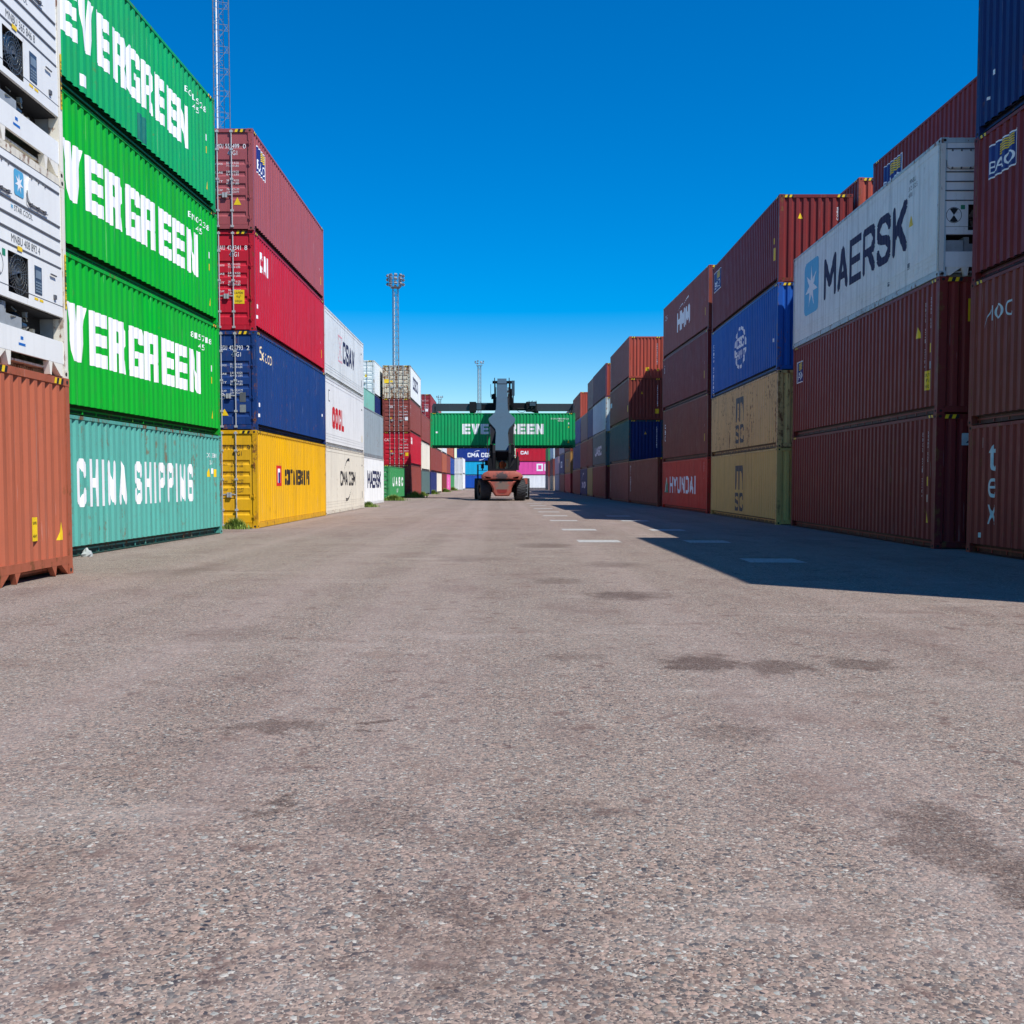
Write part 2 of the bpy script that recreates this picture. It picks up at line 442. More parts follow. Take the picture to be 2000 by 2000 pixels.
class Box:
    """one shipping container: root empty plus its part objects, with a way to paint marks on each wall"""
    def __init__(s, cx, cy, z, yaw, L, H, col, label, near='wall', rail='c', style='std', group='stacked shipping containers', detail=2, cat='container', name='shipping_container'):
        s.L, s.H, s.style = L, H, style
        s.root = empty(name, (cx, cy, z), yaw, label, cat, group)
        m, mf = P(col), PF(col)
        far = detail < 2
        s.fr = link('frame', frame_mesh(L, H, rail, near if near in ('feet', 'reefer') else '', far), s.root, mf)
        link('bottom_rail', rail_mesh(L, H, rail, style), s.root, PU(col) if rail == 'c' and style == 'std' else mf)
        if not far:
            for sx in (-1, 1):
                for sy in (-1, 1):
                    for top in (0, 1): link('corner_casting', casting_mesh(L, H, sx, sy, top), s.root, mf)
        s.w = {}
        s.w['px'] = link('side_wall', side_mesh(L, H, 1, style), s.root, m)
        s.w['nx'] = link('side_wall', side_mesh(L, H, -1, style), s.root, m)
        link('roof', roof_mesh(L, H), s.root, m)
        if near in ('wall', 'feet'):
            s.w['ny'] = link('end_wall', end_mesh(L, H, -1, near == 'feet'), s.root, m); ds = 1
        elif near == 'door': s.w['py'] = link('end_wall', end_mesh(L, H, 1), s.root, m); ds = -1
        else: ds = 1
        s.door = ds
        if near != 'reefer' or True:
            link('door_seal', seal_mesh(L, H, ds), s.root, M_DARK)
            for hand in (-1, 1):
                d = link('door', door_mesh(L, H, ds, hand), s.root, m)
                s.w['door%+d' % hand] = d
                if detail >= 1 and (ds == -1 or detail == 2):
                    for x in (.19, .60): link('locking_bar', bar_mesh(L, H, ds, hand * x), d, M_ROD)
                    link('hinge', hinge_mesh(L, H, ds, hand), d, mf)
                    if ds == -1 and detail == 2:
                        for x in (.19, .60): link('handle', handle_mesh(L, H, ds, hand * x, -hand * .34 if x > .5 else hand * .34), d, M_ROD)
        if H > 2.7 and detail >= 1 and style == 'std':
            for sx in (-1, 1):
                for u0 in (-L / 2 + .19, L / 2 - .52): link('height_stripes', stripe_mesh(L, H, 'side', sx, u0), s.fr)
            for u0 in (-HW + .175, HW - .52): link('height_stripes', stripe_mesh(L, H, 'end', -1, u0), s.fr)
    def pt(s, wall, u, v, off=.003):
        """wall point: u from the left edge as seen from outside, v height; follows the corrugation"""
        L = s.L
        if wall in ('px', 'nx'):
            sg = 1 if wall == 'px' else -1
            y = sg * (u - L / 2)
            d = s.depth(s.brk(wall), y) * (DEPTH if s.style == 'std' else .007)
            return (sg * (XO - d + off), y, v)
        if wall == 'ny': return (u - HW, -(L / 2 - .015 - .045 * s.depth(s.brk(wall), u - HW) + off), v)
        if wall == 'door': return (u - HW, -(L / 2 - .03 + off), v)
        if wall == 'post': return (u - HW, -(L / 2 - .004 + off), v)
        if wall == 'unit': return (u - HW, -(L / 2 + off), v)
    def brk(s, wall):
        if wall in ('px', 'nx'): return side_breaks(s.L) if s.style == 'std' else breaks(-s.L / 2 + .15, s.L / 2 - .15, .2)
        return end_breaks()
    @staticmethod
    def depth(br, y):
        for (a, ka), (b, kb) in zip(br, br[1:]):
            if a <= y <= b: return ka + (kb - ka) * (y - a) / max(1e-6, b - a)
        return 0
    def mark(s, wall, polys, mat, name='lettering', off=.003, flat=False):
        """polys: list of polygons in (u,v). mat: one material"""
        bm = bmesh.new()
        for p in polys:
            try: bm.faces.new([bm.verts.new((u, v, 0)) for u, v in p])
            except ValueError: pass
        if wall in ('px', 'nx', 'ny') and not flat:
            sg = {'px': 1, 'nx': -1, 'ny': 1}[wall]; half = HW if wall == 'ny' else s.L / 2
            us = [v.co.x for v in bm.verts]; lo, hi = min(us), max(us)
            for y, _ in s.brk(wall):
                u = sg * y + half
                if lo < u < hi:
                    bmesh.ops.bisect_plane(bm, geom=bm.verts[:] + bm.edges[:] + bm.faces[:], plane_co=(u, 0, 0), plane_no=(1, 0, 0), dist=1e-5)
            for v in bm.verts: v.co = s.pt(wall, v.co.x, v.co.y, off)
        else:
            for v in bm.verts:
                if wall in ('px', 'nx'):
                    sg = 1 if wall == 'px' else -1
                    v.co = (sg * (XO + off), sg * (v.co.x - s.L / 2), v.co.y)
                elif wall == 'ny': v.co = (v.co.x - HW, -(s.L / 2 - .015 + off), v.co.y)
                else: v.co = s.pt(wall, v.co.x, v.co.y, off)
        me = bpy.data.meshes.new(name); bm.to_mesh(me); bm.free(); me.materials.append(mat)
        par = s.w.get(wall)
        if wall == 'door': par = s.w['door-1'] if sum(u for p in polys for u, _ in p) / sum(len(p) for p in polys) < HW else s.w['door+1']
        if par is None: par = s.root if wall not in ('unit',) else s.w.get('unit', s.root)
        if wall == 'post': par = s.fr
        return link(name, me, par)
    def text(s, wall, txt, u, v, w, h, mat=None, bold=.0, name='lettering', block=False, flat=False, off=.003, wt=None, gap=None):
        if wt is not None:
            return s.mark(wall, [[(u + a, v + b) for a, b in p] for p in stroke_text(txt, w, h, wt, gap)], mat or M_WHITE, name, off, flat)
        polys = block_text(txt) if block else font_text(txt, 0)
        s.mark(wall, [[(u + a * w, v + b * h) for a, b in p] for p in polys], mat or M_WHITE, name, off, flat)
    def rib_text(s, wall, txt, i0, v, h, wt, mat=None):
        """block letters whose stems sit on the proud ribs, starting on rib i0"""
        lo, hi = -s.L / 2 + .15, s.L / 2 - .15; n = round((hi - lo) / .278); p = (hi - lo) / n; i = i0; out = []
        for ch in txt:
            u = (i - .2) * p + .15
            if ch == 'I': out += [[(u + a, v + b) for a, b in q] for q in [[(0, 0), (.4 * p, 0), (.4 * p, h), (0, h)]]]; i += 1; continue
            if ch == ' ': i += 2; continue
            out += [[(u + a, v + b) for a, b in q] for q in stroke_text(ch, 1.4 * p * (1.25 if ch in 'Mm' else 1), h, wt, 0, .4 * p)]
            i += 2
        s.mark(wall, out, mat or M_WHITE)
    def vtext(s, wall, txt, u, v_top, w, h, mat=None, flat=False):
        """letters stacked downwards, each w wide, h high"""
        polys = []
        for i, ch in enumerate(txt):
            if ch == ' ': continue
            for p in font_text(ch, .02): polys.append([(u + a * w, v_top - (i + 1) * h * 1.25 + b * h) for a, b in p])
        s.mark(wall, polys, mat or M_WHITE, 'number_marking', flat=flat)
    def rect(s, wall, u, v, w, h, mat, name='warning_label', off=.003, flat=False): s.mark(wall, [[(u, v), (u + w, v), (u + w, v + h), (u, v + h)]], mat, name, off, flat)
    def tri(s, wall, u, v, w, h, flat=False): s.mark(wall, [[(u, v), (u + w, v), (u + w / 2, v + h)]], M_YEL, 'warning_label', flat=flat)

TEXT = {}
def font_text(txt, bold=0.):
    """triangulated polygons of a text, normalised to the unit box"""
    key = (txt, bold)
    if key in TEXT: return TEXT[key]
    cu = bpy.data.curves.new('glyphs', 'FONT'); cu.body = txt; cu.offset = bold; cu.resolution_u = 5
    ob = bpy.data.objects.new('glyphs', cu); COL.objects.link(ob)
    dg = bpy.context.evaluated_depsgraph_get()
    me = ob.evaluated_get(dg).to_mesh()
    vs = [(v.co.x, v.co.y) for v in me.vertices]
    xs = [a for a, _ in vs]; ys = [b for _, b in vs]
    x0, x1, y0, y1 = min(xs), max(xs), min(ys), max(ys)
    if txt.upper() == txt and txt not in ('-',): pass
    out = [[((vs[i][0] - x0) / (x1 - x0 + 1e-9), (vs[i][1] - y0) / (y1 - y0 + 1e-9)) for i in p.vertices] for p in me.polygons]
    ob.evaluated_get(dg).to_mesh_clear()
    COL.objects.unlink(ob); bpy.data.objects.remove(ob); bpy.data.curves.remove(cu)
    TEXT[key] = out
    return out
BLOCK = {
    'E': [[(0, 0), (.4, 0), (.4, 1), (0, 1)], [(.4, 0), (1, 0), (1, .25), (.4, .25)], [(.4, .385), (.96, .385), (.96, .615), (.4, .615)], [(.4, .75), (1, .75), (1, 1), (.4, 1)]],
    'V': [[(0, 1), (.32, 0), (.5, 0), (.5, .38), (.4, 1)], [(1, 1), (.6, 1), (.5, .38), (.5, 0), (.68, 0)]],
    'R': [[(0, 0), (.38, 0), (.38, 1), (0, 1)], [(.38, .78), (.62, .78), (.62, 1), (.38, 1)], [(.38, .36), (.62, .36), (.62, .56), (.38, .56)],
          [(.62, .36), (.86, .40), (1, .55), (1, .85), (.88, 1), (.62, 1)], [(.62, 0), (1, 0), (.98, .25), (.86, .40), (.62, .36)]],
    'G': [[(0, .12), (.12, 0), (.38, 0), (.38, 1), (.12, 1), (0, .88)], [(.38, 0), (.62, 0), (.62, .22), (.38, .22)], [(.38, .78), (.62, .78), (.62, 1), (.38, 1)],
          [(.62, 0), (1, 0), (1, .52), (.62, .52)], [(.62, .68), (1, .68), (1, .88), (.88, 1), (.62, 1)], [(.5, .38), (.62, .38), (.62, .52), (.5, .52)]],
    'N': [[(0, 0), (.34, 0), (.34, 1), (0, 1)], [(.66, 0), (1, 0), (1, 1), (.66, 1)], [(.34, 1), (.34, .55), (.66, 0), (.66, .45)]],
}
def block_text(txt):
    n = len(txt); g = .014; wl = (1 - g * (n - 1)) / n; out = []
    for i, ch in enumerate(txt):
        for p in BLOCK[ch]: out.append([(i * (wl + g) + a * wl, b) for a, b in p])
    return out
_C = [(1, .74), (1, .84), (.8, 1), (.2, 1), (0, .84), (0, .16), (.2, 0), (.8, 0), (1, .16), (1, .26)]
_P = [(0, 0), (0, 1), (.8, 1), (1, .87), (1, .60), (.8, .47), (0, .47)]
GLYPH = {
    'A': [[(0, 0), (.5, 1), (1, 0)], [(.2, .3), (.8, .3)]], 'C': [_C], 'D': [[(0, 0), (0, 1), (.75, 1), (1, .8), (1, .2), (.75, 0), (0, 0)]],
    'E': [[(1, 0), (0, 0), (0, 1), (1, 1)], [(0, .5), (.9, .5)]], 'G': [[(1, .78), (1, .84), (.8, 1), (.2, 1), (0, .84), (0, .16), (.2, 0), (1, 0), (1, .47), (.6, .47)]],
    'H': [[(0, 0), (0, 1)], [(1, 0), (1, 1)], [(0, .5), (1, .5)]], 'I': [[(.5, 0), (.5, 1)]], 'K': [[(0, 0), (0, 1)], [(1, 1), (.1, .4)], [(.35, .6), (1, 0)]],
    'L': [[(0, 1), (0, 0), (1, 0)]], 'M': [[(0, 0), (0, 1), (.5, .3), (1, 1), (1, 0)]], 'N': [[(0, 0), (0, 1), (1, 0), (1, 1)]],
    'O': [[(.22, 1), (.78, 1), (1, .82), (1, .18), (.78, 0), (.22, 0), (0, .18), (0, .82), (.22, 1)]], 'P': [_P], 'R': [_P, [(.5, .47), (1, 0)]],
    'S': [[(1, .76), (1, .85), (.8, 1), (.2, 1), (0, .85), (0, .65), (.2, .54), (.8, .46), (1, .35), (1, .15), (.8, 0), (.2, 0), (0, .15), (0, .24)]],
    'T': [[(0, 1), (1, 1)], [(.5, 1), (.5, 0)]], 'U': [[(0, 1), (0, .18), (.22, 0), (.78, 0), (1, .18), (1, 1)]], 'V': [[(0, 1), (.5, 0), (1, 1)]],
    'Y': [[(0, 1), (.5, .45), (1, 1)], [(.5, .45), (.5, 0)]], 'm': [[(0, 0), (0, 1), (.85, 1), (1, .88), (1, 0)], [(.5, 1), (.5, 0)]],
    'a': [[(0, 1), (.8, 1), (1, .85), (1, 0), (.2, 0), (0, .14), (0, .4), (.2, .54), (1, .54)]], 'e': [[(1, .12), (.8, 0), (.2, 0), (0, .16), (0, .84), (.2, 1), (.8, 1), (1, .84), (1, .5), (0, .5)]],
}
def stroke_text(txt, w, h, wt, gap=None, tx=None):
    """lettering drawn with strokes of width wt*h; union of strokes cut into thin vertical slices so no two faces overlap"""
    t = wt * h; units = sum(.42 if c in 'I ' else 1.25 if c in 'Mm' else 1 for c in txt); g = gap if gap is not None else t * .45
    wl = (w - g * (len(txt) - 1)) / units; out = []; x0 = 0
    for ch in txt:
        cw = wl * (.42 if ch in 'I ' else 1.25 if ch in 'Mm' else 1)
        if ch != ' ':
            polys = []
            tt = tx or (min(t, cw * .42) if ch not in 'I' else t)
            fx = lambda a: tt / 2 + a * (cw - tt) if ch != 'I' else cw / 2
            fy = lambda b: t / 2 + b * (h - t)
            for line in GLYPH[ch]:
                pts = [(fx(a), fy(b)) for a, b in line]
                for (ax, ay), (bx, by) in zip(pts, pts[1:]):
                    dx, dy = bx - ax, by - ay; l = math.hypot(dx, dy)
                    if l < 1e-6: continue
                    ux, uy = dx / l, dy / l; k = (abs(uy) * tt + abs(ux) * t) / 2
                    nx_, ny_ = -uy * k, ux * k
                    polys.append([(ax + nx_, ay + ny_), (bx + nx_, by + ny_), (bx - nx_, by - ny_), (ax - nx_, ay - ny_)])
                for (ax, ay) in pts: polys.append([(ax - tt / 2, ay - t / 2), (ax + tt / 2, ay - t / 2), (ax + tt / 2, ay + t / 2), (ax - tt / 2, ay + t / 2)] if ch in 'EHILTm' else
                                                  [(ax + tt / 2 * math.cos(R(22.5 + 45 * q)), ay + t / 2 * math.sin(R(22.5 + 45 * q))) for q in range(8)])
            def spans(x):
                iv = []
                for p in polys:
                    ys = []
                    for (ax, ay), (bx, by) in zip(p, p[1:] + p[:1]):
                        if (ax - x) * (bx - x) <= 0 and abs(ax - bx) > 1e-9: ys.append(ay + (by - ay) * (x - ax) / (bx - ax))
                    if len(ys) >= 2: iv.append((max(0, min(ys)), min(h, max(ys))))
                iv.sort(); res = []
                for a, b in iv:
                    if res and a <= res[-1][1] + 1e-6: res[-1][1] = max(res[-1][1], b)
                    else: res.append([a, b])
                return [q for q in res if q[1] - q[0] > 1e-4]
            n = 26; e = cw * 1e-4
            for i in range(n):
                xa, xb = cw * i / n, cw * (i + 1) / n
                A_, B_, M_ = spans(xa + e), spans(xb - e), spans((xa + xb) / 2)
                if len(A_) == len(B_) == len(M_): q = [[(x0 + xa, a[0]), (x0 + xb, b_[0]), (x0 + xb, b_[1]), (x0 + xa, a[1])] for a, b_ in zip(A_, B_)]
                else: q = [[(x0 + xa, a[0]), (x0 + xb, a[0]), (x0 + xb, a[1]), (x0 + xa, a[1])] for a in M_]
                out += q
        x0 += cw + g
    return out
def star_polys(cx, cy, ru, rv, n=7, inner=.36):
    pts = []
    for i in range(2 * n):
        r = 1 if i % 2 == 0 else inner; t = math.pi / 2 + math.pi * i / n
        pts.append((cx + ru * r * math.cos(t), cy + rv * r * math.sin(t)))
    return [[(cx, cy), pts[i], pts[(i + 1) % (2 * n)]] for i in range(2 * n)]
def roundrect(u, v, w, h, r):
    p = []
    for cx, cy, a in ((u + w - r, v + r, -90), (u + w - r, v + h - r, 0), (u + r, v + h - r, 90), (u + r, v + r, 180)):
        for k in range(5): t = R(a + k * 22.5); p.append((cx + r * math.cos(t), cy + r * math.sin(t)))
    return [p]
def ring(cx, cy, ru, rv, wd, a0=0, a1=360, n=24):
    out = []
    for i in range(n):
        t0, t1 = R(a0 + (a1 - a0) * i / n), R(a0 + (a1 - a0) * (i + 1) / n)
        k = 1 - wd
        out.append([(cx + ru * math.cos(t0), cy + rv * math.sin(t0)), (cx + ru * math.cos(t1), cy + rv * math.sin(t1)),
                    (cx + ru * k * math.cos(t1), cy + rv * k * math.sin(t1)), (cx + ru * k * math.cos(t0), cy + rv * k * math.sin(t0))])
    return out
def swoosh(x0, y0, x1, y1, th, bulge):
    """tapering arc from (x0,y0) to (x1,y1)"""
    out = []; n = 8; pr = None
    for i in range(n + 1):
        t = i / n; x = x0 + (x1 - x0) * t; y = y0 + (y1 - y0) * t + bulge * math.sin(math.pi * t); h = th * (.12 + .88 * t)
        if pr: out.append([pr[0], (x, y), (x, y + h), pr[1]])
        pr = ((x, y), (x, y + h))
    return out
def star_logo(c, wall, u, v, w, h, off=.003, flat=False):
    c.mark(wall, roundrect(u, v, w, h, min(w, h) * .14), M_SKYB, 'logo', off, flat)
    c.mark(wall, star_polys(u + w / 2, v + h / 2, w * .44, h * .40), M_WHITE, 'logo', off + .003, flat)
def leasing_sticker(c, wall, u, v, w, h, txt='BAO'):
    c.rect(wall, u - .03, v - .03, w + .06, h + .06, M_WHITE, 'logo', .003)
    c.rect(wall, u, v, w, h, M_BLUEL, 'logo', .006)
    c.text(wall, txt, u + w * .06, v + h * .1, w * .86, h * .40, M_WHITE, .02, 'logo', off=.009)
    for i in range(5):
        z = v + h * (.56 + .075 * i)
        c.mark(wall, [[(u + w * (.40 + .1 * k), z + h * (.035 * math.sin(k * 1.1) + .02 * k)), (u + w * (.40 + .1 * (k + 1)), z + h * (.035 * math.sin((k + 1) * 1.1) + .02 * (k + 1))),
                       (u + w * (.40 + .1 * (k + 1)), z + h * (.035 * math.sin((k + 1) * 1.1) + .02 * (k + 1) + .045)), (u + w * (.40 + .1 * k), z + h * (.035 * math.sin(k * 1.1) + .02 * k + .045))] for k in range(5)], M_YEL, 'logo', .009)
def caution(c, wall, u, v, w, h):
    c.rect(wall, u, v, w, h, M_YEL, 'height_label')
    c.text(wall, "CAUTION", u + w * .12, v + h * .70, w * .76, h * .17, M_BLACK, .01, off=.006)
    c.text(wall, "9'6\"", u + w * .3, v + h * .40, w * .4, h * .2, M_BLACK, .01, off=.006)
    c.text(wall, "HIGH", u + w * .2, v + h * .10, w * .6, h * .18, M_BLACK, .01, off=.006)

L40, L20, HC, ST = 12.19, 6.06, 2.896, 2.591
def stack(side, Xn, Yn, Xf, L, z0, levels, detail=2, group=None):
    """a stack along the road. side 'L': face towards +x; 'R': face towards -x. Returns the list of boxes"""
    out = []; z = z0
    dy = math.sqrt(max(0.01, L * L - (Xf - Xn) ** 2))
    yaw = math.atan2(-(Xf - Xn), dy)
    nx = math.cos(yaw); ny = math.sin(yaw); s = -1 if side == 'L' else 1
    for lv in levels:
        H, col, label = lv[:3]; o = lv[3] if len(lv) > 3 else {}
        jx, jy = o.get('shift', (random.uniform(-.022, .022), random.uniform(-.035, .035)))
        cx = (Xn + Xf) / 2 + s * HW * nx + jx; cy = Yn + dy / 2 + s * HW * ny + jy
        b = Box(cx, cy, z, yaw + o.get('yaw', 0), L, H, col, label, near=o.get('near', 'wall'), rail=o.get('rail', 'c'), style=o.get('style', 'std'),
                detail=o.get('detail', detail), group=group or ('containers stacked along the left of the lane' if side == 'L' else 'containers stacked along the right of the lane'),
                cat=o.get('cat', 'container'), name=o.get('name', 'shipping_container'))
        out.append(b); z += H
    return out

# ------------------------------------------------------------------ ground
def ground_material():
    t = NT("coarse_asphalt")
    tc = t.n("ShaderNodeTexCoord"); v = tc.outputs['Object']
    # slightly warped aggregate
    wn = t.n("ShaderNodeTexNoise"); wn.inputs['Scale'].default_value = 60; t.l(v, wn.inputs['Vector'])
    va = t.n("ShaderNodeVectorMath", operation='SCALE'); t.l(wn.outputs['Color'], va.inputs[0]); va.inputs['Scale'].default_value = .012
    vv = t.n("ShaderNodeVectorMath", operation='ADD'); t.l(v, vv.inputs[0]); t.l(va.outputs[0], vv.inputs[1])
    def stones(scale, name):
        x = t.n("ShaderNodeTexVoronoi"); x.inputs['Scale'].default_value = scale; x.inputs['Randomness'].default_value = 1
        t.l(vv.outputs[0], x.inputs['Vector']); return x
    a = stones(66, 'a'); b = stones(150, 'b')
    sa = t.n("ShaderNodeSeparateColor"); t.l(a.outputs['Color'], sa.inputs[0])
    sb = t.n("ShaderNodeSeparateColor"); t.l(b.outputs['Color'], sb.inputs[0])
    pal = [(0.0, (.015, .02, .035)), (.05, (.06, .06, .068)), (.14, (.125, .09, .08)), (.32, (.215, .168, .143)), (.52, (.29, .212, .175)), (.68, (.165, .155, .148)), (.80, (.36, .26, .22)), (.92, (.30, .32, .31)), (.97, (.46, .45, .42))]
    ca = t.ramp(sa.outputs[0], pal, 'CONSTANT')
    pal2 = [(0.0, (.05, .045, .05)), (.2, (.155, .125, .115)), (.45, (.25, .195, .168)), (.7, (.345, .262, .222)), (.92, (.42, .41, .38))]
    cb = t.ramp(sb.outputs[0], pal2, 'CONSTANT')
    col = t.mix(t.ramp(sa.outputs[1], [(.45, 0.), (.5, 1.)]), ca, cb)
    # binder gaps
    gap = t.ramp(a.outputs['Distance'], [(.0, 0.), (.75, 0.), (1.0, 1.)])
    col = t.mix(t.math('MULTIPLY', gap, .35), col, (.10, .085, .08))
    # broad tone
    big = t.noise(v, .16, 4, .6)
    col = t.mix(t.ramp(big, [(.35, 0.), (.65, 1.)]), col, t.mix(.35, col, (.27, .235, .21)))
    mid = t.noise(t.mapping(v, (1, .55, 1)), .9, 5, .6)
    col = t.mix(t.math('MULTIPLY', t.ramp(mid, [(.52, 0.), (.72, 1.)]), .5), col, (.13, .085, .078))
    sm = t.noise(v, 4.5, 4, .55)
    col = t.mix(t.math('MULTIPLY', t.ramp(sm, [(.62, 0.), (.68, 1.)]), .6), col, (.105, .062, .055))
    pl = t.noise(t.mapping(v, (.35, 1.2, 1), (3, 9, 0)), 1.0, 6, .6)
    col = t.mix(t.math('MULTIPLY', t.ramp(pl, [(.58, 0.), (.78, 1.)]), .4), col, (.45, .41, .39))
    # tyre-polished lanes running down the yard
    sx = t.n("ShaderNodeSeparateXYZ"); t.l(v, sx.inputs[0])
    lane = t.noise(t.mapping(v, (.9, .012, 1)), 1.0, 3)
    col = t.mix(t.math('MULTIPLY', t.ramp(lane, [(.45, 0.), (.65, 1.)]), .25), col, (.36, .29, .28))
    scf = t.noise(t.mapping(v, (1, 1, 1), (7, 3, 0)), 1.7, 7, .72)
    col = t.mix(t.math('MULTIPLY', t.ramp(scf, [(.54, 0.), (.62, 1.)]), .28), col, (.15, .095, .078))
    # oil stains with a place of their own
    dist = t.n("ShaderNodeTexNoise"); dist.inputs['Scale'].default_value = 3.6; dist.inputs['Detail'].default_value = 8; dist.inputs['Roughness'].default_value = .7; t.l(v, dist.inputs['Vector'])
    dsc = t.n("ShaderNodeVectorMath", operation='SCALE'); t.l(dist.outputs['Color'], dsc.inputs[0]); dsc.inputs['Scale'].default_value = 1.25
    dv = t.n("ShaderNodeVectorMath", operation='ADD'); t.l(v, dv.inputs[0]); t.l(dsc.outputs[0], dv.inputs[1])
    mask = None
    for (x, y, r, st, am) in STAINS:
        mp = t.mapping(dv.outputs[0], (1 / r, st / r, 0), (-(x + .62) / r, -(y + .62) * st / r, 0))
        ln = t.n("ShaderNodeVectorMath", operation='LENGTH'); t.l(mp, ln.inputs[0])
        f = t.math('MULTIPLY', t.ramp(ln.outputs['Value'], [(.5, 1.), (1.02, 0.)]), am)
        mask = f if mask is None else t.math('MAXIMUM', mask, f)
    brk = t.ramp(t.math('ADD', t.math('MULTIPLY', t.noise(v, 28, 4, .7), .6), t.math('MULTIPLY', sb.outputs[2], .4)), [(.34, 0.35), (.62, 1.)])
    mask = t.ramp(t.math('MULTIPLY', mask, brk), [(.04, 0.), (.75, 1.)])
    col = t.mix(mask, col, t.mix(.86, col, (.052, .029, .023), 'MIX'))
    col = t.mix(1.0, col, (1.06, 1.025, .95), 'MULTIPLY')
    t.l(col, t.b.inputs['Base Color'])
    t.b.inputs['Roughness'].default_value = .82
    t.b.inputs['Specular IOR Level'].default_value = .25
    h = t.math('ADD', t.math('MULTIPLY', t.ramp(a.outputs['Distance'], [(0, 1.), (1, 0.)]), .7), t.math('MULTIPLY', sb.outputs[1], .35))
    t.bump(h, .8, .008)
    return t.m
STAINS = [(1.55, 8.0, .42, .9, .8), (2.1, 7.85, .34, .8, .7), (2.75, 8.0, .33, .9, .6), (.55, 8.3, .35, .9, .35), (1.55, 12.9, .62, .9, .75), (.8, 14.8, .5, .8, .5),
          (.95, 23.0, .8, .7, .5), (1.75, 4.1, .28, .55, .6), (1.85, 3.6, .25, .8, .65), (-1.3, 5.9, .30, 1.2, .6), (-.73, 6.0, .12, 1, .8), (-1.0, 4.45, .12, 1, .7),
          (-.55, 4.3, .3, .9, .4), (-.15, 4.0, .22, .8, .35), (-.2, 3.4, .2, .8, .4), (-4.2, 7.0, .25, 1, .4), (.25, 4.3, .25, .9, .35), (1.3, 5.8, .3, 1, .45), (-.15, 2.95, .2, .8, .4),
          (1.9, 17.8, .7, .8, .45), (-.6, 19, .8, .8, .3), (-2.5, 9.5, .6, .8, .3), (-5, 16, .8, .7, .3), (3.0, 5.3, .3, .9, .45)]
def slope(x): return -.0045 * (min(max(x, -6.), 9.5) + 6.)
b = MB()
xs = [-1500, -60, -12, -6, -2, 2, 6, 9.5, 14, 60, 1500]; ys = [-300, -10, 30, 120, 300, 3000]
for y in ys:
    for x in xs: b.v.append((x, y, slope(x)))
for j in range(len(ys) - 1):
    for i in range(len(xs) - 1):
        b.f.append((j * len(xs) + i, j * len(xs) + i + 1, (j + 1) * len(xs) + i + 1, (j + 1) * len(xs) + i)); b.m.append(0)
g = link('ground', b.mesh('ground', (ground_material(),)))
tag(g, 'wide pinkish grey asphalt yard surface with dark oil stains', None, None, 'structure')

# painted squares on the asphalt, 6 m apart
t = NT("worn_marking_paint"); tc = t.n("ShaderNodeTexCoord")
n1 = t.noise(tc.outputs['Object'], 14, 6, .7)
t.l(t.mix(t.ramp(n1, [(.38, 0.), (.66, 1.)]), (.44, .45, .43), (.25, .22, .20)), t.b.inputs['Base Color']); t.b.inputs['Roughness'].default_value = .8
M_MARK = t.m
def road_square(x, y, w=1.0, d=1.0):
    b = MB(); n = 10; pts = []
    for s, (ax, ay, bx, by) in enumerate(((-1, -1, 1, -1), (1, -1, 1, 1), (1, 1, -1, 1), (-1, 1, -1, -1))):
        for k in range(n):
            t = k / n; px = (ax + (bx - ax) * t) * w / 2 + random.uniform(-.012, .012); py = (ay + (by - ay) * t) * d / 2 + random.uniform(-.012, .012)
            pts.append((px, py))
    b.add([(px, py, slope(x + px) - slope(x) + .004) for px, py in pts], [tuple(range(len(pts)))])
    return b.mesh('painted_square', (M_MARK,))
names = ['nearest', 'second', 'third', 'fourth', 'fifth', 'sixth', 'seventh', 'eighth', 'ninth', 'tenth']
for i, y in enumerate((24.85, 30.9, 38.3, 43.8, 49.5, 55.7, 63, 70)):
    o = link('painted_square', road_square(2.3, y), None, None, (2.3 - .02 * i, y, slope(2.3)))
    tag(o, 'white painted square on sunlit asphalt, %s in the row that leads to the vehicle' % names[i], 'road marking', 'white squares painted along the lane')
for i, y in enumerate((18.8, 24.85, 30.9, 38.3, 43.8)):
    o = link('painted_square', road_square(4.87, y), None, None, (4.87, y, slope(4.87)))
    tag(o, 'white painted square in the shade of the right stacks, %s of that row' % names[i], 'road marking', 'white squares painted along the lane')

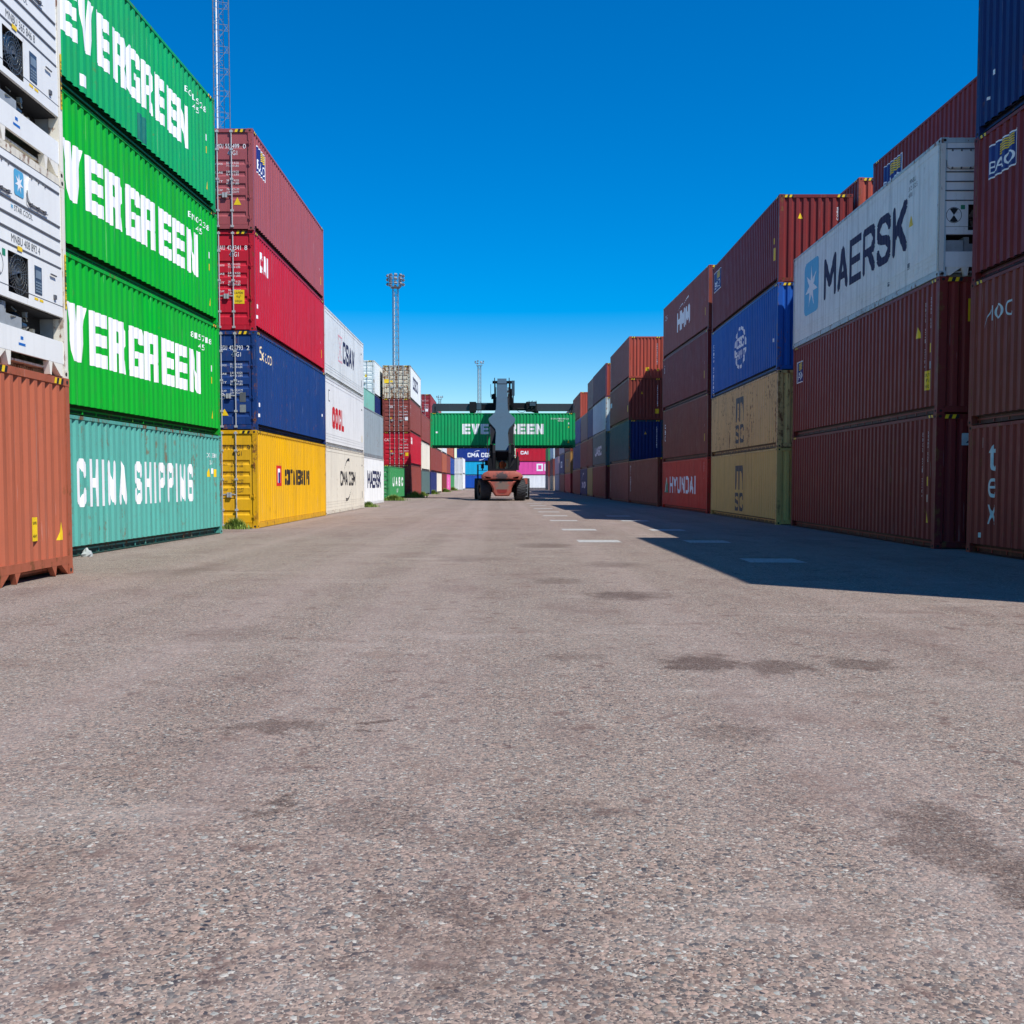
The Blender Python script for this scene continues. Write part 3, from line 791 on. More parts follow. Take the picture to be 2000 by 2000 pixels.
# ------------------------------------------------------------------ refrigerated container machinery
M_RW = paint("reefer_panel_white", (.80, .82, .81), rust=.05, grime=.12, scratch=.0, rough=.45)
M_RC = paint("reefer_frame_white", (.80, .78, .70), rust=.25, grime=.25, scratch=.0, rough=.5)
M_GASK = plain("grey_gasket", (.10, .105, .12), .6)
M_MACH = plain("grey_machine_housing", (.34, .37, .39), .5, .2)
M_PIPE = plain("copper_and_steel_pipes", (.30, .29, .24), .45, .5, .4, 20)
M_COMP = plain("blue_black_compressor", (.02, .05, .10), .4)
M_FAN = plain("fan_wire", (.30, .31, .30), .35, .8)
M_SCREEN = plain("controller_face", (.05, .07, .11), .3)
M_SCREENB = plain("controller_buttons", (.18, .24, .30), .4)
M_TAPE = plain("bright_blue_tape", (.01, .14, .50), .5)
def reefer_unit(c, code=None, logo=True):
    """front end of a refrigerated container at local y = -L/2; u runs 0..W"""
    y0 = -c.L / 2; r = c.root; H = c.H
    X = lambda u: u - HW
    b = MB()
    b.box(-HW + .005, -HW + .10, y0 + .002, y0 + .12, .119, H - .119); b.box(HW - .10, HW - .005, y0 + .002, y0 + .12, .119, H - .119)
    link('end_frame', b.mesh('end_frame'), r, M_RC)
    b = MB(); p0, p1 = y0 + .012, y0 + .05
    b.box(X(.101), X(2.337), p0, p1, 1.60, H - .115)                      # upper wall
    b.box(X(.101), X(.60), p0 - .006, p1, .88, 1.575); b.box(X(1.20), X(2.337), p0 - .006, p1, .88, 1.575)
    b.box(X(.601), X(1.199), p0 - .006, p1, 1.50, 1.575); b.box(X(.601), X(1.199), p0 - .006, p1, .88, .965)
    b.box(X(.101), X(2.337), p0 - .002, p1, .20, .52)                     # lower plate
    unit = link('refrigeration_panel', b.mesh('refrigeration_panel'), r, M_RW); c.w['unit'] = unit
    b = MB()
    for z in (2.66, 2.18, 1.98, 1.79, 1.585): b.box(X(.11), X(2.25), p0 - .012, p0 + .004, z - .012, z + .012)
    b.box(X(.12), X(2.33), p0 - .009, p0 - .004, 1.035, 1.043)
    link('gasket_strips', b.mesh('gasket_strips'), unit, M_GASK)
    for u0, u1 in ((.14, .72), (1.20, 1.82)):
        b = MB(); pl = roundrect(u0, 2.27, u1 - u0, .34, .09)[0]
        b.prism(pl, lambda u, v, t: (X(u), t, v), p0 - .028, p0 - .001)
        ap = link('access_panel', b.mesh('access_panel'), unit, M_RW)
        b = MB()
        pts = [(u0 - .02, 2.42), (u0 - .015, 2.27), (u0 + .06, 2.235), (u1 - .1, 2.235), (u1, 2.25)]
        for q, w in zip(pts, pts[1:]): b.tube((X(q[0]), p0 - .02, q[1]), (X(w[0]), p0 - .02, w[1]), .007, n=5)
        for u in (u0 + .1, (u0 + u1) / 2, u1 - .1): b.box(X(u - .012), X(u + .012), p0 - .04, p0 - .002, 2.60, 2.64); b.box(X(u - .012), X(u + .012), p0 - .04, p0 - .002, 2.24, 2.275)
        link('clamp', b.mesh('clamp'), ap, M_GASK)
    # condenser fan: dark recess, hub, wire grille
    b = MB(); cx, cz = .90, 1.235
    b.box(X(.601), X(.604), p0, p0 + .22, .965, 1.50); b.box(X(1.196), X(1.199), p0, p0 + .22, .965, 1.50)
    b.box(X(.604), X(1.196), p0 + .20, p0 + .22, .965, 1.50); b.box(X(.604), X(1.196), p0, p0 + .2, .966, .969); b.box(X(.604), X(1.196), p0, p0 + .2, 1.496, 1.499)
    fr = link('fan_housing', b.mesh('fan_housing'), unit, M_DARK)
    b = MB()
    for k in range(30):
        a = 2 * math.pi * k / 30
        b.tube((X(cx + .05 * math.cos(a)), p0 - .006, cz + .05 * math.sin(a)), (X(cx + .285 * math.cos(a)), p0 - .002, cz + .26 * math.sin(a)), .0035, n=4, cap=False)
    for rr in (.08, .14, .20, .26):
        for k in range(24):
            a, a2 = 2 * math.pi * k / 24, 2 * math.pi * (k + 1) / 24
            b.tube((X(cx + rr * math.cos(a)), p0 - .008, cz + rr * math.sin(a)), (X(cx + rr * math.cos(a2)), p0 - .008, cz + rr * math.sin(a2)), .0035, n=4, cap=False)
    for k in range(6):
        a = 2 * math.pi * k / 6 + .3
        b.add([(X(cx), p0 + .08, cz), (X(cx + .25 * math.cos(a)), p0 + .05, cz + .25 * math.sin(a)), (X(cx + .25 * math.cos(a + .55)), p0 + .12, cz + .25 * math.sin(a + .55))], [(0, 1, 2)])
    link('fan_grille', b.mesh('fan_grille'), unit, M_FAN)
    # round fresh-air disc with black wedges
    c.mark('unit', ring(.30, 1.28, .165, .165, .06), M_BLACK, 'vent_disc', off=-.003)
    for a in (55, 235): c.mark('unit', [[(.30, 1.28)] + [(.30 + .15 * math.cos(R(a + k * 14)), 1.28 + .15 * math.sin(R(a + k * 14))) for k in range(6)]], M_BLACK, 'vent_disc', off=-.003)
    # controller
    b = MB(); b.box(X(1.38), X(1.60), p0 - .012, p0 - .005, 1.08, 1.46)
    ctl = link('controller', b.mesh('controller'), unit, M_SCREEN)
    b = MB()
    for i in range(4):
        for j in range(3): b.box(X(1.405 + j * .062), X(1.45 + j * .062), p0 - .016, p0 - .0115, 1.10 + i * .04, 1.125 + i * .04)
    b.box(X(1.41), X(1.57), p0 - .016, p0 - .0115, 1.29, 1.40)
    link('buttons', b.mesh('buttons'), ctl, M_SCREENB)
    b = MB(); b.tube((X(1.86), p0 - .03, 1.43), (X(2.04), p0 - .03, 1.43), .012, n=6); b.box(X(1.98), X(2.05), p0 - .03, p0 - .005, 1.10, 1.16)
    link('latch', b.mesh('latch'), unit, M_GASK)
    # open machinery bay
    b = MB(); q = y0 + .62
    pass
    b.box(X(.101), X(.110), y0 + .05, q, .50, .88); b.box(X(2.328), X(2.337), y0 + .05, q, .50, .88); b.box(X(.11), X(2.328), y0 + .05, q, .50, .512); pass
    bay = link('machinery_bay', b.mesh('machinery_bay'), unit, M_MACH)
    b = MB(); b.box(X(.101), X(2.337), q - .26, q + .02, .513, .86); b.box(X(.112), X(2.326), y0 + .051, q + .02, .861, .89); link('bay_back_shade', b.mesh('bay_back_shade'), bay, M_DARK)  # back and ceiling near-black: the shade inside the bay is painted on
    b = MB(); b.box(X(.12), X(.52), y0 + .03, y0 + .4, .515, .76); b.box(X(.55), X(.66), y0 + .08, y0 + .35, .515, .84); b.box(X(.66), X(1.14), y0 + .09, y0 + .4, .515, .70)
    link('control_box', b.mesh('control_box'), bay, M_MACH)
    b = MB(); b.tube((X(1.30), y0 + .28, .52), (X(1.30), y0 + .28, .76), .085, n=14); b.tube((X(1.30), y0 + .28, .76), (X(1.30), y0 + .28, .80), .085, .04, n=14)
    b.tube((X(1.22), y0 + .14, .62), (X(1.34), y0 + .14, .62), .035, n=10)
    link('compressor', b.mesh('compressor', smooth=False), bay, M_COMP)
    b = MB(); rnd = random.Random(3)
    for k in range(16):
        a = Vector((X(rnd.uniform(.7, 1.6)), y0 + rnd.uniform(.08, .3), rnd.uniform(.52, .8)))
        d = Vector((rnd.uniform(-.18, .18), rnd.uniform(-.05, .1), rnd.uniform(-.08, .08))); e = a + d; e.z = max(.52, min(.83, e.z)); e.y = max(y0 + .06, e.y)
        b.tube(a, e, .011, n=6)
        if k % 3 == 0: b.box(a.x - .03, a.x + .03, a.y - .02, a.y + .03, a.z - .03, min(.86, a.z + .04))
    link('pipework', b.mesh('pipework'), bay, M_PIPE)
    # text and stickers
    if logo: star_logo(c, 'unit', .83, 2.28, .28, .34, off=-.006)
    c.text('unit', 'STAR COOL', .82, 2.06, .55, .075, M_GREYTXT, off=-.009)
    c.mark('unit', star_polys(.76, 2.10, .045, .045, 6), M_SKYB, 'logo', off=-.009)
    if code: c.text('unit', code, .72, 1.635, .86, .105, M_GREYTXT, off=-.009)
    c.rect('unit', .86, 1.55, .14, .06, M_YEL, 'warning_label', off=.006)
    c.rect('unit', 1.36, .985, .12, .035, M_YEL, 'warning_label', off=-.003); c.rect('unit', 1.52, .985, .12, .035, M_YEL, 'warning_label', off=-.003)
    c.rect('unit', .44, 1.40, .09, .09, M_GRNL, 'sticker', off=-.003)
    c.rect('unit', .92, .38, .08, .045, M_TAPE, 'sticker', off=-.008); c.rect('unit', .86, .30, .20, .035, M_TAPE, 'sticker', off=-.008)
    # strip along the right hand post
    c.rect('post', W - .075, 1.02, .05, .80, M_YEL, 'height_label', off=.012)
    c.rect('post', W - .073, 1.28, .046, .26, M_BLACK, 'height_label', off=.014)
    for i, ch in enumerate("9FT6IN HIGH"):
        if ch != ' ': c.text('post', ch, W - .067, 1.06 + .062 * i + (.0), .032, .04, M_YEL if 3 < i < 8 else M_BLACK, off=.016)
    for pl in ([(-.74, .199), (-.58, .199), (-.60, .015), (-.66, .005)], [(.58, .199), (.70, .199), (.66, .005), (.62, .015)], [(HW - .50, .199), (HW - .17, .199), (HW - .17, .02), (HW - .24, .02)], [(-HW + .50, .199), (-HW + .17, .199), (-HW + .17, .02), (-HW + .24, .02)]):
        b = MB(); b.prism(pl, lambda u, v, t: (u, y0 + t, v), .012, .10)
        link('base_rib', b.mesh('base_rib'), r, M_RC)

# ------------------------------------------------------------------ left side
LG = 'containers stacked along the left of the lane'
def crosswise(xface, yc, z, L, H, col, label, **kw):
    """container lying across the lane, its -y end facing +x"""
    return Box(xface - L / 2, yc, z, R(90), L, H, col, label, group=LG, **kw)
c = crosswise(-6.43, 14.55, -.002, L20, HC, 'brick', 'brick red container standing at the near left below two white refrigerated ones', near='feet')
c.rect('ny', 1.12, .55, .16, .33, M_YEL, 'warning_label', flat=True); c.tri('ny', 1.98, .52, .17, .27)
c.text('ny', 'SUPER', 1.14, .78, .12, .04, M_BLACK, flat=True, off=.006); c.text('ny', 'HEAVY', 1.14, .60, .12, .04, M_BLACK, flat=True, off=.006)
c1 = crosswise(-6.44, 14.55, HC - .002, L40, HC, 'cream', 'white refrigerated container with star sticker, fan and machinery, resting on the brick red container', near='reefer', style='reefer', cat='refrigerated container')
reefer_unit(c1, 'MNBU 408 892 4')
c2 = crosswise(-6.45, 14.56, 2 * HC - .002, L40, HC, 'cream', 'upper white refrigerated container at the top left corner of the picture', near='reefer', style='reefer', cat='refrigerated container')
reefer_unit(c2, 'MNBU 365 846 8', logo=False)

# green stack
g4 = stack('L', -7.9, 15.9, -7.48, L40, 0, [
    (ST, 'china_teal', 'turquoise container with white CHINA SHIPPING letters standing on the ground', dict(detail=2)),
    (HC, 'green', 'bright green container resting directly on the turquoise one', {}),
    (HC, 'green', 'bright green container in the middle, between two others of the same green', {}),
    (HC, 'evergreen_light', 'paler green container on top of the green stack, with a dark patch on its side', dict(shift=(.02, -.22)))])
a, b1, b2, b3 = g4
a.rib_text('px', 'CHINA', 12, .9, .9, .2); a.rib_text('px', 'SHIPPING', 22, .9, .9, .2)
a.text('px', 'CCLU 305 301', 11.05, 2.0, .75, .11); a.text('px', '22G1', 11.2, 1.82, .25, .10)
a.tri('px', 11.05, 1.5, .2, .22); a.rect('px', 11.65, 1.5, .12, .2, M_YEL)
a.rect('px', 11.4, 1.58, .1, .14, M_WHITE)
for bb, code in ((b1, '815718'), (b2, 'EN0238'), (b3, 'EOLS28')):
    bb.text('px', 'EVERGREEN', 2.2 if bb is not b3 else 3.35, .98, 8.4 if bb is not b3 else 6.75, 1.04 if bb is not b3 else 1.0, block=True)
    for i, ch in enumerate(code): bb.text('px', ch, 10.0 + .278 * i, 2.32, .11, .14, flat=False)
    for i, ch in enumerate('45'): bb.text('px', ch, 10.55 + .278 * i, 2.10, .11, .14)
    bb.rect('px', 11.45, 1.63, .08, .16, M_WHITE, 'number_marking'); bb.rect('px', 11.46, 1.32, .06, .17, M_YEL); bb.tri('px', 11.45, .42, .2, .24)
b3.rect('px', 6.95, .22, .42, .55, plain("dark_green_patch", (.01, .16, .12), .5), 'repair_patch')
b3.rect('px', 4.15, .30, .2, .22, M_WHITE, 'sticker')

# door-end stack
dd = stack('L', -7.2, 31.0, -7.22, L40, 0, [
    (HC, 'yellow', 'yellow container on the ground with a small square logo beside black letters', dict(near='door', rail='flat')),
    (HC, 'sea_blue', 'scratched dark blue container resting on the yellow one', dict(near='door')),
    (HC, 'cai_red', 'vivid crimson container above the dark blue one', dict(near='door')),
    (HC, 'rose', 'dusty rose red container with a sticker, on top of the crimson one', dict(near='door'))])
ye, bl, rd, ro = dd
def door_text(c, code, num, chk, size, mat, rows, x=.0):
    c.text('door', code, 1.36, 2.33, .22, .13, mat, .01); c.text('door', num, 1.64, 2.33, .40, .13, mat, .01)
    if chk: c.text('door', chk, 2.15, 2.33, .08, .13, mat, .01)
    c.text('door', size, 1.70, 2.14, .28, .13, mat, .01)
    z = 1.86
    for i, (l, r1, r2) in enumerate(rows):
        zz = z - i * .25
        c.text('door', l, 1.30, zz, .26, .055, mat); c.text('door', r1, 1.66, zz + .03, .36, .055, mat); c.text('door', r2, 1.66, zz - .05, .36, .055, mat)
rows = [('MAX.GROSS', '32.500 KGS', '71.650 LBS'), ('TARE', '3.830 KGS', '8.440 LBS'), ('NET', '28.670 KGS', '63.210 LBS'), ('CU.CAP.', '76.4 CU.M', '2.700 CU.FT')]
door_text(ro, 'BMOU', '555499', '0', '45G1', M_WHITE, rows)
door_text(rd, 'CAIU', '429341', '8', '45G1', M_WHITE, rows)
door_text(bl, 'SEGU', '425793', '2', '45G1', M_WHITE, rows)
door_text(ye, 'CSFU', '966594', '0', '4EG1', M_BLACK, [('MAXGROSS', '30.480 KGS', '67.200 LBS'), ('TARE', '4.200 KGS', '9.260 LBS'), ('PAYLOAD', '28.280 KGS', '61.940 LBS'), ('CUB.CAP', '76.3 CUM', '2.694 CUFT')])
ro.tri('door', 1.86, .72, .22, .22); caution(rd, 'door', 1.80, .78, .33, .40); bl.tri('door', 1.36, .42, .24, .2)
bl.rect('door', 1.93, .82, .18, .28, M_GREYTXT, 'repair_patch'); bl.rect('door', 1.93, .52, .18, .22, M_STEEL, 'repair_patch')
bl.mark('door', ring(1.42, .98, .09, .09, .2), M_WHITE, 'logo')
leasing_sticker(ro, 'px', .55, 1.85, 1.15, .72)
rd.text('px', 'CAI', .75, 1.85, 1.15, .6, wt=.25)
bl.text('px', 'Seaco', .55, 2.1, 1.6, .42, M_CREAM, .05); ye.text('px', 'CONTAINERSHIPS', 4.0, 1.26, 4.5, .54, M_BLACK, wt=.24, gap=.06)
ye.rect('px', 2.75, 1.24, .72, .66, M_RED, 'logo'); ye.rect('px', 2.87, 1.34, .48, .46, M_WHITE, 'logo', .006); ye.rect('px', 3.0, 1.34, .22, .34, M_BLUEL, 'logo', .009)
for cc, uu in ((rd, 11.3), (ro, 11.3), (bl, 11.4)):
    cc.rect('px', uu, 1.1, .1, .1, M_WHITE, 'number_marking'); cc.rect('px', uu + .15, .55, .09, .32, M_YEL)
for cc in (rd, bl): cc.rect('px', .35, .7, .1, .12, M_WHITE, 'sticker'); cc.rect('px', .33, .4, .1, .1, M_WHITE, 'sticker')

# white stack
ww = stack('L', -7.34, 43.9, -7.33, L40, 0, [
    (HC, 'cream', 'off-white container on the ground with black CMA CGM letters and two arcs', dict(rail='flat', style='reefer')),
    (HC, 'white_clean', 'clean white container with red OOCL letters', dict(style='reefer')),
    (HC, 'white', 'greyish white container with navy CSAV letters on top of the white stack', dict(style='reefer'))])
cm, oo, cs = ww
cs.text('px', 'CSAV', 5.0, 1.08, 3.8, 1.0, M_NAVY, wt=.2)
cs.mark('px', [[(3.6, 1.1), (3.7, 1.1), (4.8, 2.1), (4.7, 2.1)], [(4.7, 1.1), (4.8, 1.1), (3.7, 2.1), (3.6, 2.1)], [(3.6, 2.12), (4.8, 2.12), (4.8, 2.2), (3.6, 2.2)], [(3.6, 1.0), (4.8, 1.0), (4.8, 1.08), (3.6, 1.08)]], M_PINKL, 'logo')
oo.text('px', 'OOCL', 1.85, .8, 3.3, .95, M_RED, wt=.27)
cm.text('px', 'CMA CGM', 4.0, 1.2, 4.9, .68, M_BLACK, wt=.19)
cm.mark('px', swoosh(5.2, 1.95, 6.9, 2.35, .16, .18), M_BLACK, 'logo'); cm.mark('px', [[(11.6 - a, 2.98 - b) for a, b in p] for p in swoosh(4.2, 1.95, 5.9, 2.35, .16, .18)], M_BLACK, 'logo')
oo.rect('px', .9, 1.9, .35, .5, M_GREYTXT, 'sticker'); oo.rect('px', .95, 1.95, .25, .4, M_WHITE, 'sticker', .006)
for cc in ww: cc.rect('px', 11.2, 2.2, .3, .08, M_GREYTXT, 'number_marking', flat=True); cc.rect('px', 11.35, .55, .1, .35, M_YEL if cc is oo else M_GREYTXT, 'number_marking', flat=True)

mm = stack('L', -8.0, 59.2, -8.0, L40, 0, [
    (HC, 'white_clean', 'bright white container with black MAERSK letters low on the left', dict(detail=1, rail='flat')),
    (HC, 'steel_grey', 'weathered bluish grey container without lettering, above the MAERSK one on the left', dict(detail=1, rail='flat'))])
mm[0].text('px', 'MAERSK', 3.6, 1.0, 6.9, 1.08, M_NAVY, wt=.19)
ua = stack('L', -8.4, 79.0, -8.36, L40, -.003, [(ST, 'leaf', 'mid green container with UASC letters alone on the ground', dict(near='door', detail=2))])[0]
for i, ch in enumerate('UASC'): ua.text('px', ch, 2.3 + 2.3 * i, 1.05, 1.2, .75, M_WHITE, wt=.27)
ua.text('px', '40 ft', 5.4, .55, 1.3, .3)
for z in (.6, 1.0, 1.5, 2.1): ua.text('door', 'UACU 821', 1.9, z, .25, .06)

rr = stack('L', -8.0, 92.6, -8.02, L40, 0, [
    (HC, 'redbrown', 'rust brown container at the foot of the tall stack behind the green UASC one', dict(near='door', detail=1)),
    (HC, 'cai_red', 'crimson container with door rods, second from the ground in the tall left stack', dict(near='door', detail=2)),
    (HC, 'redbrown', 'reddish brown container, third from the ground in the tall left stack', dict(near='door', detail=2)),
    (HC, 'rusty_cream', 'cream container with badly rusted doors topping the tall left stack', dict(near='door', detail=2))])
for d in (rr[3].w['px'],): d.material_slots[0].material = P('white_clean')
rr[3].text('px', 'COSCO', 2.7, 1.05, 5.8, 1.15, M_NAVY, wt=.2); rr[3].rect('door', .12, 1.35, .42, .34, M_YEL); rr[3].rect('door', .66, 1.42, .22, .16, M_YEL)
for q, lg in ((rr[1], 'CAI'), (rr[2], None)):
    if lg: q.text('door', lg, .13, 2.08, .42, .22, bold=.04)
    else: q.text('door', 'tex', .62, 2.08, .30, .26, bold=.02)
    q.text('door', 'TCNU 711 450 9', 1.55, 2.16, .62, .08); q.text('door', '45G1', 1.85, 2.0, .2, .08)
    for zz in (1.70, 1.45, 1.18): q.text('door', '30.480 KGS', 1.86, zz, .36, .10); q.text('door', 'TARE', 1.46, zz, .22, .08)
    q.rect('door', 1.96, .78 if lg else 1.0, .26, .3, M_YEL if lg else M_WHITE); q.rect('door', .66, 1.15, .14, .1, M_YEL)
rr[1].text('px', 'CAI', .5, 1.85, 1.3, .6, wt=.25); rr[2].vtext('px', '7114509', .5, 2.6, .14, .14)

s7 = stack('L', -8.06, 106.2, -8.06, L40, 0, [
    (ST, 'grey_teal', 'grey teal container on the ground beyond the tall left stack', {}),
    (HC, 'cream', 'cream container between a brown one above and a grey teal one below', {}),
    (HC, 'redbrown', 'red brown container on top of the cream one beyond the tall left stack', {})], detail=1)
s8 = stack('L', -8.0, 119.0, -8.1, L40, 0, [
    (ST, 'navy', 'dark blue container low on the left beneath a brown one, near the held green container', {}),
    (HC, 'redbrown', 'red brown container just below the left end of the held green container', {}),
    (HC, 'maroon_b', 'brown container partly hidden by the left end of the held green container', {}),
    (HC, 'dark_red', 'dark red container with white door rods rising above the left spreader arm', dict(near='door', detail=2))], detail=1)
s8[3].text('door', 'CAIU 880 517 1', 1.4, 2.1, .8, .1); s8[3].rect('door', .6, 1.95, .18, .18, M_WHITE); s8[3].rect('door', 1.8, .95, .35, .3, M_WHITE)
for zz in (1.65, 1.4, 1.2): s8[3].text('door', '30.480 KGS', 1.7, zz, .5, .1); s8[3].text('door', 'TARE', .4, zz, .4, .09)
s9 = stack('L', -8.15, 131.8, -8.2, L40, 0, [
    (ST, 'cream', 'cream container on the ground beside the dark blue one, left of the vehicle', {}),
    (HC, 'redbrown', 'red brown container above the far cream one on the left', {}),
    (ST, 'cream', 'pale container under the middle left part of the held green container', {}),
    (HC, 'rose', 'pinkish red container seen behind the left spreader arm', {})], detail=0)
s10 = stack('L', -8.2, 144.8, -8.2, L40, 0, [
    (ST, 'maroon_b', 'maroon container on the ground next to the pink one, left of the vehicle', {}),
    (HC, 'brick', 'orange brown container above the far maroon one on the left', {}),
    (ST, 'white', 'white container high in the far left row, behind the held one', {})], detail=0)
s11 = stack('L', -8.25, 157.6, -8.25, L40, 0, [
    (ST, 'pink', 'pink container on the ground in the far left row', {}),
    (HC, 'redbrown', 'red brown container on top of the pink one', {}), (ST, 'brick', 'brick coloured container above the one that rests on the pink container', {})], detail=0)
s11[0].vtext('px', 'ONE', 5.5, 2.2, .9, .45)
s12 = stack('L', -8.4, 170.4, -8.4, L40, 0, [(ST, 'leaf', 'green container on the ground at the far end of the left row', {}), (HC, 'royal', 'blue container above the green one at the far end of the left row', {})], detail=0)
s12b = stack('L', -8.4, 170.45, -8.4, L40, ST + HC + .002, [(ST, 'brick', 'third level brick coloured container at the far end of the left row', {})], detail=0)
s13 = stack('L', -8.5, 183.1, -8.5, L20, 0, [(ST, 'leaf', 'short green container on the ground, last before the white container ends', {}), (HC, 'royal', 'short blue container in the last stack before the white container ends', {}), (ST, 'maroon', 'short maroon container topping the last stack of the left row', {})], detail=0)
FE = 'containers far down the lane, ends towards the viewer'
for xc, cols in ((-8.25, (('white_clean', 'white container end at ground level in the far left corner, beside the blue end wall', 'white'), ('white_clean', 'white container end stacked upon another in the far left corner', 'white'))),):
    for k, (cl, lb, _) in enumerate(cols): Box(xc, 196.0, k * HC, 0, L40, HC, cl, lb, detail=1, group=FE)
Box(-9.5 - 1.3, 196.0, 0, 0, L40, HC, 'bright_blue', 'blue container end at ground level in the far left corner', detail=1, group=FE)

# second column behind the left row
t2 = stack('L', -10.62, 76.0, -10.62, L40, 0, [
    (HC, 'brown', 'brown container at the foot of the column behind the left row', {}), (HC, 'redbrown', 'red brown container under the turquoise one behind the left row', {}),
    (HC, 'mint', 'turquoise container with a round white mark, behind the bluish grey one', {})], detail=0)
t2[2].mark('px', [[(3.5, .2), (5.6, .2), (5.4, 1.1), (4.8, 1.6), (4.0, 1.7), (3.5, 1.6)]], M_WHITE, 'logo')
w2 = stack('L', -10.66, 88.8, -10.66, L40, 0, [
    (HC, 'brown', 'brown container at the foot of the white topped column behind the left row', {}), (HC, 'maroon', 'maroon container hidden behind the left row, second in its column', {}),
    (HC, 'deep_blue', 'dark blue container shaded by the tall left stack, below the white door end', {}),
    (HC, 'white', 'white container with a dirty door end rising behind the bluish grey container', dict(near='door', detail=2))], detail=0)
w2[3].tri('door', 1.58, 1.5, .26, .3)

# ------------------------------------------------------------------ right side
Z0 = -.07
r0 = stack('R', 9.6, 9.4, 9.6, L40, Z0, [
    (ST, 'maroon_b', 'maroon container on the ground at the right edge, with pale blue letters reading tex', {}),
    (HC, 'brown', 'brown container at the right edge with small pale letters near its top corner', {}),
    (HC, 'maroon', 'maroon container at the right edge with a large blue and white sticker', {}),
    (HC, 'deep_blue', 'dark blue container on top of the stack at the right edge', {})])
M_PALE = plain("pale_blue_lettering", (.50, .66, .70), .5)
for i, ch in enumerate('tex'): r0[0].text('nx', ch, .92, 1.65 - .52 * i, .30, .52 if ch == 't' else .38, M_PALE, .05)
r0[1].text('nx', 'IOIC', .95, 2.0, .82, .30, M_PALE, .02); r0[1].mark('nx', swoosh(.6, 1.82, .85, 2.2, .05, .03), M_PALE, 'logo')
leasing_sticker(r0[2], 'nx', .62, 1.93, 1.12, .60)
r0[3].rect('nx', .7, 1.0, .07, .1, M_WHITE, 'sticker'); r0[3].rect('nx', .45, .6, .08, .06, M_WHITE, 'sticker'); r0[0].rect('nx', .5, .32, .1, .1, M_PALE, 'sticker')
r0[0].rect('nx', .6, 2.12, .06, .2, M_STEEL, 'vent')

r1 = stack('R', 9.27, 22.4, 9.55, L40, Z0, [
    (HC, 'maroon', 'maroon container on the ground below another maroon one, in front of the MAERSK letters', {}),
    (HC, 'maroon_b', 'maroon container carrying the white MAERSK container', {}),
    (HC, 'ice', 'white refrigerated container with a blue star square and large navy MAERSK letters', dict(near='reefer', style='reefer', rail='flat', cat='refrigerated container'))])
for q in (r1[2].w['px'], r1[2].w['nx']): q.material_slots[0].material = P('white')
r1[2].text('nx', 'MAERSK', 3.5, .96, 6.75, 1.2, M_NAVY, wt=.165, gap=.14); star_logo(r1[2], 'nx', 1.35, .82, 1.6, 1.62)
r1[2].text('nx', 'MNBU', 10.35, 2.42, .38, .10, M_GREYTXT); r1[2].text('nx', '312 552 5', 10.3, 2.27, .55, .10, M_GREYTXT); r1[2].text('nx', '45R1', 10.3, 2.12, .25, .10, M_GREYTXT)
r1[2].tri('nx', 10.35, 1.45, .28, .24); r1[2].rect('nx', 10.3, .5, .16, .14, M_GREYTXT, 'sticker'); r1[2].rect('nx', 9.0, .36, .12, .1, M_GREYTXT, 'sticker')
reefer_unit(r1[2], None, logo=False)
leasing_sticker(r1[1], 'nx', .5, 1.75, .62, .62)
for q, lo in ((r1[0], 0), (r1[1], 1)):
    q.vtext('nx', 'BMOU 521 7364', 11.32, 2.55 if not lo else 2.5, .045, .09); q.vtext('nx', '30480 KGS', 11.72, 2.55, .03, .06)
    q.rect('nx', 11.66, 1.35, .1, .2, M_YEL); q.rect('nx', 11.66, 1.0, .1, .16, M_STEEL, 'sticker')
r1[1].tri('nx', 10.85, 1.75, .25, .26); r1[0].tri('nx', 11.6, .55, .2, .26); caution(r1[1], 'nx', 11.42, .55, .34, .42)
caution(r1[1], 'ny', .62, 1.95, .42, .48); r1[0].rect('ny', .55, 2.22, 1.0, .26, M_PALE, 'logo', flat=True); r1[0].text('ny', 'AMI', .64, 2.27, .75, .15, M_NAVY, .03, flat=True, off=.006)

r2 = stack('R', 9.2, 35.2, 9.42, L40, Z0, [
    (ST, 'msc_b', 'mustard yellow container on the ground with a vertical grey monogram', {}),
    (ST, 'msc', 'rust spotted mustard yellow container with a vertical grey monogram', {}),
    (HC, 'bright_blue', 'blue container with a dashed white circle of letters', {}),
    (HC, 'maroon', 'maroon container with a sunlit end, on top of the blue one', {})])
M_MSC = plain("slate_lettering", (.045, .055, .07), .5)
for q, dz in ((r2[0], -.08), (r2[1], 0)):
    q.text('nx', 'm', 5.3, 1.22 + dz, 1.5, .95, M_MSC, wt=.24); q.text('nx', 'SC', 5.25, .38 + dz, 1.6, .72, M_MSC, wt=.19, gap=.12)
r2[2].mark('nx', sum([ring(6.15, 1.5, 1.05, .82, .16, a, a + 22, 4) for a in range(0, 360, 30)], []), M_WHITE, 'logo')
r2[2].text('nx', 'CSC', 5.45, 1.5, 1.4, .42, wt=.22); r2[2].text('nx', 'SHIPPIC', 5.3, 1.06, 1.7, .34, wt=.2, gap=.04)
r2[2].vtext('nx', 'CHINA SHIPPING', .45, 2.35, .13, .13)
leasing_sticker(r2[3], 'nx', .45, 1.75, 1.5, .8); r2[3].rect('nx', 11.35, .85, .28, .42, M_YEL, 'height_label'); r2[3].rect('nx', 11.45, 1.4, .1, .2, M_YEL)
r2[3].tri('ny', .62, 2.1, .17, .2); r2[3].vtext('ny', 'SEGU', 1.92, 2.5, .06, .09)
for q in r2[2:3]: q.rect('nx', 11.5, 1.0, .09, .12, M_WHITE, 'number_marking')

